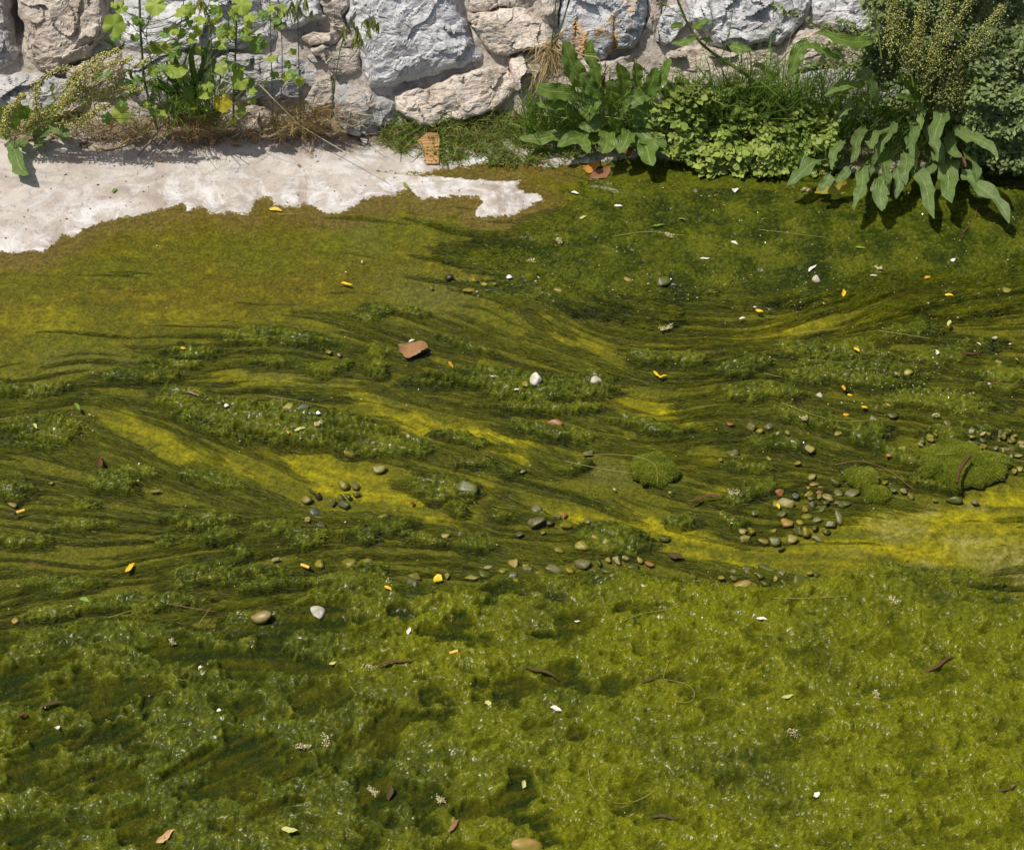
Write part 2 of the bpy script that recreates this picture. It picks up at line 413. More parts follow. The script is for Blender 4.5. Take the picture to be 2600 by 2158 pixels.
# --- colour of the algae (by kind; darker in the hollows, paler on lump crests)
def C(*c): return np.array(c, np.float32)
def mixa(a, b, t): return a + (b - a) * t[..., None]
one = np.ones(PX.shape + (3,), np.float32)
fil = mixa(one * C(.015, .022, .001), one * C(.082, .090, .002), np.clip(0.42 + 0.24 * S_m + 0.30 * S_f + 0.22 * S_b + 0.40 * N2 + 0.28 * N3 + .2 * N4, 0, 1))
tus = mixa(one * C(.042, .060, .002), one * C(.125, .138, .007), np.clip(0.5 + 0.25 * LUMP + 0.5 * N2 + .2 * N4, 0, 1))
lowc = mixa(one * C(.070, .086, .005), one * C(.155, .166, .001), np.clip(sm(500, 1700, PX) * .9 + 0.8 * N1 + 0.5 * N2, 0, 1))
lowc = mixa(lowc, one * C(.055, .082, .006), np.clip(0.4 * N4 + 0.45 * N2 + .3 * N3 - 0.02 + 0.2 * sm(800, 200, PX), 0, 1))
lowc = mixa(lowc, one * C(.215, .215, .006), np.clip(N3 * 0.7 + 0.15 * LUMP - 0.1, 0, 0.7))
uprc = mixa(one * C(.026, .042, .001), one * C(.100, .112, .006), np.clip(0.5 + 0.9 * N2 + 0.25 * LUMP, 0, 1))
ACOL = mixa(fil, tus, np.clip(TM * 1.15, 0, 1))
ACOL = mixa(ACOL, uprc, np.clip(UPR * 1.1 - 0.05, 0, 1))
holec = mixa(one * C(.024, .038, .001), one * C(.066, .068, .001), np.clip(.5 + .4 * S_m + N2, 0, 1))
ACOL = mixa(ACOL, mixa(lowc, holec, np.clip(HM * 1.3 - .12, 0, 1)), MATLOW)
ACOL *= (1 + 0.34 * N4 + 0.22 * N3 + .12 * N2)[..., None]
ACOL = np.clip(ACOL * .93, 0.002, 0.6)

# --- colour of the film on the bed
film = mixa(one * C(.108, .089, .002), one * C(.096, .096, .002), np.clip(.45 + N1 * 1.2 + .4 * N2, 0, 1))
film = mixa(film, one * C(.100, .102, .001), sm(60, -60, 905 - 0.16 * PX - PY) * .85)
film = mixa(film, one * C(.20, .165, .002), np.clip(fbm(X * 18, Y * 26, 4, 141) * 1.6 - .25, 0, .7) * sm(1100, 800, PY))
GRN = np.zeros_like(PX)
paint(GRN, [(900, 590, 170, 90, -10, .9), (640, 640, 200, 70, 5, .8), (330, 690, 230, 50, 5, .8), (1050, 570, 160, 70, 5, .5), (60, 720, 130, 50, 0, .7), (1600, 480, 260, 60, 0, .9),
            (1300, 610, 200, 50, 5, .7), (200, 850, 160, 50, -8, .4)])
film = mixa(film, one * C(.080, .110, .002), GRN * .6)
YEL = np.zeros_like(PX)
paint(YEL, [(1250, 1110, 160, 46, 20, 1), (1050, 1060, 230, 34, 20, .8), (400, 1110, 190, 42, 24, .75), (620, 1170, 150, 36, 20, .6), (800, 1165, 230, 62, 10, .85), (880, 1245, 160, 48, 0, .9),
            (1080, 1270, 180, 42, 5, 1), (1215, 1243, 60, 40, 0, .9), (700, 955, 220, 36, 6, .7), (900, 985, 180, 28, 12, .6), (1660, 1035, 170, 34, 20, .7), (1480, 860, 130, 18, 22, .6),
            (2000, 815, 210, 24, -10, .8), (2200, 805, 120, 20, -12, .8), (1700, 1340, 200, 40, 22, .85), (1850, 1400, 210, 36, 6, .8), (2320, 1360, 430, 100, -4, .75), (2520, 1270, 150, 60, -20, .8),
            (1480, 1300, 150, 40, 14, .9), (1780, 1160, 70, 40, 0, .6), (1850, 1240, 90, 36, 0, .7), (120, 800, 130, 60, 0, .35), (450, 790, 150, 40, 0, .3), (2430, 700, 170, 22, -10, .6)])
film = mixa(film, one * C(.32, .275, .001), np.clip(YEL * (0.72 + 0.5 * N3 + 0.34 * S_m + 0.30 * S_b + .4 * N2), 0, 1))
SILT_HAZE = np.zeros_like(PX)  # grey silt, plus the water's hazy sky sheen painted into the film colour
paint(SILT_HAZE, [(940, 590, 60, 90, 15, .6), (1080, 740, 190, 80, 12, .75), (700, 925, 160, 36, 4, .7), (820, 960, 110, 34, 10, .7), (200, 900, 210, 36, -4, .6), (1550, 1190, 100, 44, 4, .8),
             (1640, 950, 100, 40, 20, .6), (1000, 990, 100, 26, 10, .5), (2330, 1440, 150, 40, 0, .45), (1780, 900, 90, 30, -20, .5), (1700, 1240, 90, 30, 10, .5), (1750, 1020, 70, 40, 0, .5)])
film = mixa(film, one * C(.110, .112, .030), SILT_HAZE * .8)
SAND = np.zeros_like(PX)
paint(SAND, [(2270, 1325, 90, 40, 5, .8), (2330, 1290, 60, 30, 0, .6), (2480, 1380, 110, 60, 20, .8), (2570, 1420, 110, 80, 0, .9), (2355, 1425, 60, 24, 0, .7), (2170, 1390, 60, 22, 0, .45), (2480, 1280, 60, 18, 0, .5)])
film = mixa(film, one * C(.25, .225, .07), np.clip(SAND * (0.65 + 0.9 * N3 + .5 * N4), 0, .9))
BROWN = sm(-75, -15, SD + 22 * N2) * sm(2000, 1300, PX)
film = mixa(film, one * C(.135, .094, .026), np.clip(BROWN, 0, 1) * 0.85)
GREENSHORE = sm(-120, -10, SD) * sm(1300, 1700, PX)
film = mixa(film, one * C(.060, .085, .003), GREENSHORE * 0.9)
film *= .87
film *= (1 + 0.22 * N3 + 0.16 * N4 + 0.10 * S_f)[..., None]
film = np.clip(film, 0.005, 0.7)

ACOL = mixa(film * 0.85, ACOL, np.clip(0.10 + 0.84 * sm(-0.003, 0.013, ALG - BED) + 0.25 * TM + MATLOW + UPR, 0, 1))      # thin strands let the film show through

# ------------------------------------------------------------------ materials of bed, algae, water
def stream_bed_material():
    m, nt, b = nm('bed_concrete_and_film')
    L = nt.links
    P = geoco(nt)
    tint = nd(nt, 'Attribute', attribute_name='tint').outputs['Color']
    sh = nd(nt, 'Attribute', attribute_name='shore').outputs['Fac']
    j1 = noise(nt, 26, 5, .62, P); j2 = noise(nt, 120, 3, .6, P)
    s = nd(nt, 'Math', operation='MULTIPLY_ADD', i1=30.0, i2=-15.0); L.new(j1, s.inputs[0])
    s2 = nd(nt, 'Math', operation='MULTIPLY_ADD', i1=16.0, i2=-8.0); L.new(j2, s2.inputs[0])
    a = nd(nt, 'Math', operation='ADD'); L.new(s.outputs[0], a.inputs[0]); L.new(s2.outputs[0], a.inputs[1])
    a2 = nd(nt, 'Math', operation='ADD'); L.new(a.outputs[0], a2.inputs[0]); L.new(sh, a2.inputs[1])
    dry = nd(nt, 'MapRange', i1=-1.2, i2=1.2, i3=0.0, i4=1.0); L.new(a2.outputs[0], dry.inputs[0])
    c1 = ramp(nt, noise(nt, 5.5, 8, .70, P, .6), [(.28, (.26, .215, .17)), (.45, (.38, .33, .275)), (.60, (.46, .415, .36)), (.74, (.54, .51, .47))])
    c2 = mixc(nt, ramp(nt, noise(nt, 30, 7, .74, P, .4), [(.36, .75), (.50, 0)]), c1, (.27, .25, .235))
    c3 = mixc(nt, ramp(nt, noise(nt, 150, 2, .5, P), [(.24, 1.0), (.31, 0)]), c2, (.10, .08, .06))
    nearw = nd(nt, 'MapRange', i1=20.0, i2=150.0, i3=1.0, i4=0.12); L.new(sh, nearw.inputs[0])
    wf = nd(nt, 'Math', operation='MULTIPLY'); L.new(ramp(nt, noise(nt, 11, 8, .72, P, .9), [(.46, 0), (.62, .9)]), wf.inputs[0]); L.new(nearw.outputs[0], wf.inputs[1])
    c4 = mixc(nt, wf.outputs[0], c3, (.62, .61, .595))
    smp = nd(nt, 'Mapping'); smp.inputs['Scale'].default_value = (1.0, 5.0, 1.0); L.new(P, smp.inputs[0])
    c4 = mixc(nt, ramp(nt, noise(nt, 5, 6, .7, smp.outputs[0], .4), [(.53, 0), (.68, .55)]), c4, (.24, .22, .20))
    earth = nd(nt, 'Attribute', attribute_name='earth').outputs['Fac']
    c5 = mixc(nt, earth, c4, mixc(nt, noise(nt, 40, 5, .6, P), (.13, .095, .06), (.33, .265, .19)))
    f1 = mixc(nt, 1.0, tint, ramp(nt, noise(nt, 85, 4, .7, P), [(.25, .45), (.5, 1.0), (.75, 1.7)]), 'MULTIPLY')
    f2 = mixc(nt, ramp(nt, noise(nt, 210, 2, .5, P), [(.60, 0), (.70, .55)]), f1, (.30, .25, .06))
    L.new(mixc(nt, dry.outputs[0], f2, c5), b.inputs['Base Color'])
    r = nd(nt, 'MapRange', i1=0.0, i2=1.0, i3=0.38, i4=0.92); L.new(dry.outputs[0], r.inputs[0]); L.new(r.outputs[0], b.inputs['Roughness'])
    hs = nd(nt, 'Math', operation='ADD'); L.new(noise(nt, 60, 6, .65, P), hs.inputs[0]); L.new(noise(nt, 260, 3, .6, P), hs.inputs[1])
    bump(nt, b, hs.outputs[0], 0.55, 0.004)
    b.inputs['Specular IOR Level'].default_value = .12
    return m

def algae_material(name='algae_filaments', gloss=0.30, lump=240):
    m, nt, b = nm(name)
    L = nt.links
    P = geoco(nt)
    tint = nd(nt, 'Attribute', attribute_name='tint').outputs['Color']
    v = ramp(nt, noise(nt, 300, 4, .65, P), [(.25, .38), (.5, 1.0), (.75, 1.9)])
    c = mixc(nt, 1.0, tint, v, 'MULTIPLY')
    c = mixc(nt, ramp(nt, noise(nt, 120, 3, .6, P), [(.62, 0), (.74, .5)]), c, (.26, .27, .05))
    L.new(c, b.inputs['Base Color'])
    b.inputs['Roughness'].default_value = 0.6
    b.inputs['Specular IOR Level'].default_value = 0.08
    wet = ramp(nt, noise(nt, 45, 3, .6, P), [(.40, .05), (.64, .45)])
    gw = nd(nt, 'Math', operation='MULTIPLY'); L.new(wet, gw.inputs[0]); L.new(nd(nt, 'Attribute', attribute_name='sheen').outputs['Fac'], gw.inputs[1])
    L.new(gw.outputs[0], b.inputs['Coat Weight'])
    b.inputs['Coat Roughness'].default_value = 0.27
    b.inputs['Subsurface Weight'].default_value = 0.3
    b.inputs['Subsurface Radius'].default_value = (1.0, 1.0, .25)
    b.inputs['Subsurface Scale'].default_value = 0.004
    hs = nd(nt, 'Math', operation='ADD')
    L.new(noise(nt, lump, 5, .62, P), hs.inputs[0]); L.new(noise(nt, 480, 3, .6, P), hs.inputs[1])
    bump(nt, b, hs.outputs[0], 0.75, 0.0055)
    return m

M_BED = stream_bed_material()
M_ALG = algae_material()

m, nt, b = nm('clear_shallow_water')
nt.nodes.remove(b)
tr = nd(nt, 'BsdfTransparent', Color=(.95, .965, .90, 1)); gl = nd(nt, 'BsdfGlossy', Color=(1, 1, 1, 1), Roughness=.06)
fr = nd(nt, 'Fresnel', IOR=1.19); mx = nt.nodes.new('ShaderNodeMixShader')
bp = nd(nt, 'Bump', Strength=.6, Distance=.006)
Pw = geoco(nt)
mp = nd(nt, 'Mapping'); mp.inputs['Scale'].default_value = (1.0, 2.2, 1.0); nt.links.new(Pw, mp.inputs[0])
nt.links.new(noise(nt, 22, 3, .5, mp.outputs[0], .3), bp.inputs['Height'])
nt.links.new(bp.outputs[0], gl.inputs['Normal']); nt.links.new(bp.outputs[0], fr.inputs['Normal'])
nt.links.new(fr.outputs[0], mx.inputs[0]); nt.links.new(tr.outputs[0], mx.inputs[1]); nt.links.new(gl.outputs[0], mx.inputs[2])
nt.links.new(mx.outputs[0], nt.nodes['Material Output'].inputs['Surface'])
M_WATER = m

# ------------------------------------------------------------------ bed, algae, water
def field(f, x, y):
    i = (x - GX[0]) / DX; j = (y - GY[0]) / DX
    i = np.abs(i); j = np.abs(j)
    i = np.where(i > NX - 1.01, 2 * (NX - 1.01) - i, i); j = np.where(j > NY - 1.01, 2 * (NY - 1.01) - j, j)
    i = np.clip(i, 0, NX - 1.01); j = np.clip(j, 0, NY - 1.01)
    i0 = i.astype(int); j0 = j.astype(int); a = i - i0; c = j - j0
    if f.ndim == 3: a = a[..., None]; c = c[..., None]
    return (f[j0, i0] * (1 - a) + f[j0, i0 + 1] * a) * (1 - c) + (f[j0 + 1, i0] * (1 - a) + f[j0 + 1, i0 + 1] * a) * c

def top_z(x, y):
    """level of whatever lies uppermost at a place: bed, algae or water"""
    x = np.float64(x); y = np.float64(y)
    return float(max(field(BED, x, y), field(ALG, x, y), 0.0))

def grid_mesh(name, gx, gy, z, keep, mat, col=None, extra=None):
    nx, ny = len(gx), len(gy)
    xx, yy = np.meshgrid(gx, gy)
    idx = np.arange(nx * ny, dtype=np.int32).reshape(ny, nx)
    f = np.stack([idx[:-1, :-1], idx[:-1, 1:], idx[1:, 1:], idx[1:, :-1]], -1)
    if keep is not None:
        k = keep[:-1, :-1] | keep[:-1, 1:] | keep[1:, 1:] | keep[1:, :-1]
        f = f[k]
    f = f.reshape(-1, 4)
    used = np.zeros(nx * ny, bool); used[f.ravel()] = True
    remap = np.cumsum(used) - 1
    v = np.stack([xx, yy, z], -1).reshape(-1, 3)[used]
    me = mesh_from(name, v, remap[f], mat, colors=None if col is None else col.reshape(-1, 3)[used])
    for k, a in (extra or {}).items():
        at_ = me.attributes.new(k, 'FLOAT', 'POINT'); at_.data.foreach_set('value', np.ascontiguousarray(a.ravel()[used], np.float32))
    return me

def stretch(lo, hi, step, far):
    core = np.arange(lo, hi + 1e-6, step)
    t = np.cumsum(np.geomspace(step, 0.25, 14))
    out = np.concatenate([lo - t[::-1], core, hi + t])
    return out

bx = stretch(-2.03, 2.03, 0.009, 4); by = np.concatenate([-1.70 - np.cumsum(np.geomspace(.009, .25, 14))[::-1], np.arange(-1.70, 1.69, .009)])
bxx, byy = np.meshgrid(bx, by)
bz = field(BED, bxx, byy); bsd = field(SD, bxx, byy)
EY = float(at(1000, 312, 0.045)[1])
earth = np.clip(sm(EY - .10, EY - .04, byy + 0.08 * fbm(bxx * 6, byy * 6, 3, 111)) + sm(1.36, 1.30, byy * 0 + 1.34 - (bxx - 0.15) * 0.2) * 0, 0, 1)
earth = np.maximum(earth, sm(0.05, 0.35, bxx) * sm(0, 30, bsd + 30 * fbm(bxx * 9, byy * 9, 3, 117)))
bed = obj('stream_bed', grid_mesh('stream_bed', bx, by, bz, None, M_BED, field(film, bxx, byy), {'shore': bsd, 'earth': earth}))
tag(bed, 'pale concrete bed, dry and white at the left edge, filmed olive under water', kind='structure')

keepA = (ALG > BED - 0.0012) & (SD < -4)
al = obj('algae', grid_mesh('algae', GX, GY, ALG, keepA, M_ALG, ACOL, {'sheen': np.clip(TM * .8 + MATLOW * .95 * (1 - HM) ** 2 + UPR * .7, 0, 1)}))
tag(al, 'green filamentous algae streaming and matted over the shallow bed', 'algae', kind='stuff')
wxs = np.arange(-4.5, 4.51, .04); wys = np.concatenate([np.arange(-4.5, -1.7, .2), np.arange(-1.7, 1.5, .03)])
wxx, wyy = np.meshgrid(wxs, wys)
wt = obj('water', grid_mesh('water', wxs, wys, wxx * 0, field(SD, wxx, wyy) < 4, M_WATER))
tag(wt, 'thin clear sheet of stream water over the algae', kind='structure')

# --- loose filaments standing off the algae: one sliver each
def fuzz(n, seed):
    r = np.random.default_rng(seed)
    x = r.uniform(-1.75, 1.75, n * 3); y = r.uniform(-1.50, 1.10, n * 3)
    a = field(ALG, x, y); bd = field(BED, x, y); sd = field(SD, x, y); hm = field(HM * MATLOW, x, y)
    px, py = proj(x, y)
    tm = np.maximum(np.maximum(field(TM, x, y), field(MATLOW, x, y)), field(UPR, x, y))
    ok = (a > bd + 0.001) & (sd < -25) & (px > -150) & (px < W + 150) & (py < H + 120) & (r.random(n * 3) < 1.0 - .30 * hm - .25 * field(MATLOW, x, y) - .2 * tm)
    k = np.nonzero(ok)[0][:n]
    x, y, a, tm = x[k], y[k], a[k], tm[k]; n = len(k)
    vx = field(VX, x, y); vy = field(VY, x, y); lo = field(MATLOW, x, y)
    th = np.arctan2(vy, vx) + r.normal(0, 1, n) * (0.16 + 0.9 * tm) + np.pi * (r.random(n) < .5)
    ln = r.uniform(.0020, .0048, n) * (1 + 5.5 * (1 - tm)); wd = r.uniform(.0007, .0015, n) * (.65 + .35 * tm)
    el = np.abs(r.normal(0, .32, n)) * (0.12 + 0.88 * tm)
    d = np.stack([np.cos(th) * np.cos(el), np.sin(th) * np.cos(el), np.sin(el)], -1)
    q = np.stack([-np.sin(th), np.cos(th), r.normal(0, .5, n)], -1)
    p = np.stack([x, y, a - 0.0008 + 0.0012 * r.random(n)], -1)
    v = np.stack([p - q * wd[:, None], p + q * wd[:, None], p + d * ln[:, None]], 1).reshape(-1, 3)
    c = field(ACOL, x, y) * np.where(tm[:, None] > .4, r.uniform(.45, 1.75, (n, 1)), r.uniform(.3, 1.0, (n, 1)) * 1.65) 
    pale = (r.random(n) < .05)[:, None]
    c = np.where(pale, c * 1.2 + np.array([.06, .06, .03]), c)
    me = mesh_from('algae_fuzz', v, np.arange(n * 3).reshape(-1, 3), M_FUZZ, smooth=False, colors=np.repeat(c, 3, 0))
    return me

m, nt, bb = nm('algae_sliver')
nt.links.new(nd(nt, 'Attribute', attribute_name='tint').outputs['Color'], bb.inputs['Base Color'])
bb.inputs['Roughness'].default_value = 0.45
bb.inputs['Specular IOR Level'].default_value = 0.10
M_FUZZ = m
fz = obj('algae_fuzz', fuzz(440000, 3), al)
fz['kind'] = 'stuff'
m2 = m.copy(); m2.name = 'algae_sliver_wet'
b2 = m2.node_tree.nodes['Principled BSDF']; b2.inputs['Roughness'].default_value = .2; b2.inputs['Specular IOR Level'].default_value = .6
fz.data.materials.append(m2)
npoly = len(fz.data.polygons)
mi = (np.random.default_rng(5).random(npoly) < .018).astype(np.int32)
co = np.empty(npoly * 9, np.float32); fz.data.vertices.foreach_get('co', co); co = co.reshape(-1, 3)[::3]
mi *= (field(np.clip(TM + MATLOW + UPR, 0, 1), co[:, 0].astype(float), co[:, 1].astype(float)) > .5)
fz.data.polygons.foreach_set('material_index', mi)

# ------------------------------------------------------------------ the stone wall
WALL_Y = float(at(1000, 312, 0.045)[1])
BATTER = math.radians(30.0)
WN = np.array([0.0, -math.cos(BATTER), math.sin(BATTER)])          # outward
WU = np.array([0.0, math.sin(BATTER), math.cos(BATTER)])           # up the face
WO = np.array([0.0, WALL_Y, 0.03])

def on_wall(px, py):
    d = ray(px, py)
    t = np.dot(WO - CL, WN) / np.dot(d, WN)
    p = CL + d * t - WO
    return float(p[0]), float(np.dot(p, WU))                         # along, up

def rock_material(name, ca, cb, cc, stain=None, rough_scale=1.0):
    m, nt, b = nm(name)
    P = geoco(nt)
    n1 = noise(nt, 9 * rough_scale, 6, .62, P, .5)
    c = ramp(nt, n1, [(.30, ca), (.50, cb), (.68, cc)])
    if not stain: c = mixc(nt, ramp(nt, noise(nt, 7, 5, .6, P, .5), [(.58, 0), (.72, .6)]), c, (.44, .33, .20))
    c = mixc(nt, ramp(nt, noise(nt, 45, 6, .7, P, .3), [(.36, .75), (.50, 0)]), c, tuple(x * .52 for x in ca))
    c = mixc(nt, ramp(nt, noise(nt, 26, 5, .65, P), [(.56, 0), (.68, .7)]), c, tuple(min(.66, x * 1.22) for x in cc))
    if stain:
        mp = nd(nt, 'Mapping'); mp.inputs['Scale'].default_value = (1.7, 1, .55); nt.links.new(P, mp.inputs[0])
        c = mixc(nt, ramp(nt, noise(nt, 9, 5, .6, mp.outputs[0], .6), [(.50, 0), (.60, .9)]), c, stain)
    nt.links.new(c, b.inputs['Base Color'])
    b.inputs['Roughness'].default_value = .85
    b.inputs['Specular IOR Level'].default_value = .3
    v = nd(nt, 'TexVoronoi', Scale=34.0 * rough_scale); nt.links.new(P, v.inputs['Vector'])
    a = nd(nt, 'Math', operation='MULTIPLY_ADD', i1=.5); nt.links.new(v.outputs['Distance'], a.inputs[0]); nt.links.new(noise(nt, 48 * rough_scale, 9, .72, P, 1.2), a.inputs[2])
    bump(nt, b, a.outputs[0], .8, .009)
    return m

M_GREY = rock_material('grey_limestone', (.40, .40, .40), (.54, .54, .535), (.64, .635, .625))
M_DARK = rock_material('dark_grey_limestone', (.31, .30, .295), (.42, .41, .395), (.53, .515, .49))
M_CREAM = rock_material('cream_limestone', (.45, .375, .295), (.58, .505, .415), (.66, .60, .52))
M_TAN = rock_material('pinkish_tan_stone', (.40, .335, .27), (.50, .43, .355), (.58, .52, .44))
M_STAIN = rock_material('stained_limestone', (.36, .37, .39), (.48, .49, .50), (.58, .58, .58), (.50, .29, .08))
M_MORTAR = rock_material('grey_brown_mortar', (.38, .33, .275), (.48, .425, .36), (.55, .50, .43), None, 1.5)

wall = empty('stone_wall', (0, WALL_Y, 0.03))
tag(wall, 'rough rubble stone wall of grey and cream blocks behind the weeds', 'wall')
# mortar body
gu = np.arange(-2.9, 2.91, .016); gv = np.concatenate([np.arange(-.12, .62, .012), [.70, .9, 1.1]])
uu, vv = np.meshgrid(gu, gv)
hh = 0.012 * fbm(uu * 8, vv * 8, 4, 201) + 0.006 * fbm(uu * 30, vv * 30, 3, 203) - 0.020
u0_, v0_ = on_wall(36, 45)
hh -= .11 * np.exp(-(((uu - u0_) / .022) ** 2 + ((vv - v0_) / .07) ** 2))
pts = uu[..., None] * RGT + vv[..., None] * WU + hh[..., None] * WN
idx = np.arange(uu.size).reshape(uu.shape)
f = np.stack([idx[:-1, :-1], idx[:-1, 1:], idx[1:, 1:], idx[1:, :-1]], -1).reshape(-1, 4)
obj('mortar', mesh_from('mortar', pts.reshape(-1, 3), f, M_MORTAR), wall)

def chips(x, y, seed):
    """broken facets: every cell a plane of its own tilt"""
    xi = np.floor(x).astype(np.int32); yi = np.floor(y).astype(np.int32)
    best = np.full(x.shape, 9.0); hv = np.zeros(x.shape)
    for ox in (-1, 0, 1):
        for oy in (-1, 0, 1):
            cx = xi + ox; cy = yi + oy
            a, b_, c_, d_, e_ = [_hash(cx, cy, seed + k * 13) / 0x1000000 for k in range(5)]
            dx = x - cx - a; dy = y - cy - b_
            d = dx * dx + dy * dy
            near = d < best
            hv = np.where(near, (c_ - .5) * 1.7 * dx + (d_ - .5) * 1.7 * dy + (e_ - .5) * .8, hv)
            best = np.where(near, d, best)
    return hv

def stone(poly, mat, proud, seed, label=None, flat=.5):
    pts = np.array([on_wall(*p) for p in poly])
    r = np.random.default_rng(seed)
    # resample the outline with some wander
    big = min(np.ptp(pts[:, 0]), np.ptp(pts[:, 1])) > .07
    NS, NR = (138, 36) if big else (64, 16)
    d = np.linalg.norm(np.roll(pts, -1, 0) - pts, axis=1); cum = np.concatenate([[0], np.cumsum(d)])
    t = np.linspace(0, cum[-1], NS, endpoint=False)
    cl = np.vstack([pts, pts[:1]])
    ox = np.interp(t, cum, cl[:, 0]); oy = np.interp(t, cum, cl[:, 1])
    for _ in range(2):
        ox = .5 * ox + .25 * (np.roll(ox, 1) + np.roll(ox, -1)); oy = .5 * oy + .25 * (np.roll(oy, 1) + np.roll(oy, -1))
    cx, cy = ox.mean(), oy.mean()
    grow = 1 + .009 / max(.03, .5 * min(np.ptp(ox), np.ptp(oy)))
    ox = cx + (ox - cx) * grow; oy = cy + (oy - cy) * grow
    size = min(np.ptp(ox), np.ptp(oy))
    rr = np.linspace(0, 1, NR) ** .72
    U = cx + (ox - cx)[None, :] * rr[:, None]; V = cy + (oy - cy)[None, :] * rr[:, None]
    U = U + .010 * fbm(U * 22, V * 22 + seed, 3, seed) * rr[:, None]; V = V + .010 * fbm(U * 22, V * 22, 3, seed + 5) * rr[:, None]
    q = rr[:, None]
    dome = 1 - q ** 16
    # chipped faces: the lowest of several tilted planes
    h = np.full(U.shape, 9.0)
    for k in range(9):
        a = r.uniform(0, 2 * math.pi); sl_ = r.uniform(.05, .8); off = r.uniform(.15, .62) * size
        h = np.minimum(h, proud + (off - ((U - cx) * math.cos(a) + (V - cy) * math.sin(a))) * sl_ * .55)
    h = np.minimum(h, proud * 1.25 + .2 * (r.uniform(-.4, .4) * (U - cx) + r.uniform(.0, .5) * (cy - V)))
    h = np.clip(h, -.02, 1)
    f1, f2, cid = worley(U * 9 + 1.5 * fbm(U * 6, V * 6, 2, seed) + seed, V * 15 + .9 * fbm(U * 9, V * 9, 2, seed + 3), seed)
    h = h + chips(U * 7 + 1.2 * fbm(U * 5, V * 5, 2, seed), V * 10 + 1.0 * fbm(U * 6, V * 6, 2, seed + 3) + seed, seed + 40) * .032 + chips(U * 19 + seed, V * 24 + .8 * fbm(U * 12, V * 12, 2, seed), seed + 50) * .010 - .003 * (1 - sm(0, .05, f2 - f1))
    h = h + .003 * fbm(U * 11, V * 16, 4, seed + 9) - .006 * np.abs(fbm(U * 14 + V * 9, V * 30 - U * 5, 4, seed + 13))
    Z = h * dome - .035 * (1 - dome)
    P3 = U[..., None] * RGT + V[..., None] * WU + Z[..., None] * WN
    c3 = cx * RGT + cy * WU
    vtx = (P3 - c3).reshape(-1, 3)
    i = np.arange(NR * NS).reshape(NR, NS); i2 = np.roll(i, -1, 1)
    fa = np.stack([i[1:-1], i2[1:-1], i2[2:], i[2:]], -1).reshape(-1, 4)
    cap = np.stack([np.full(NS, 0), i[1], i2[1], i2[1]], -1)
    vtx2 = vtx
    me = bpy.data.meshes.new('stone')
    fl = [tuple(x[::-1]) for x in fa] + [(int(x[1]), int(x[2]), 0) for x in cap]
    me.from_pydata(vtx2.tolist(), [], [tuple(int(k) for k in x)[::-1] for x in fl])
    me.materials.append(mat)
    o = obj('stone', me, wall, c3)
    if label: o['label'] = label
    return o

def lift(poly, n):
    return [(x, y if y > 0 else y - 45 - 12 * ((k * 7 + n) % 5)) for k, (x, y) in enumerate(poly)]

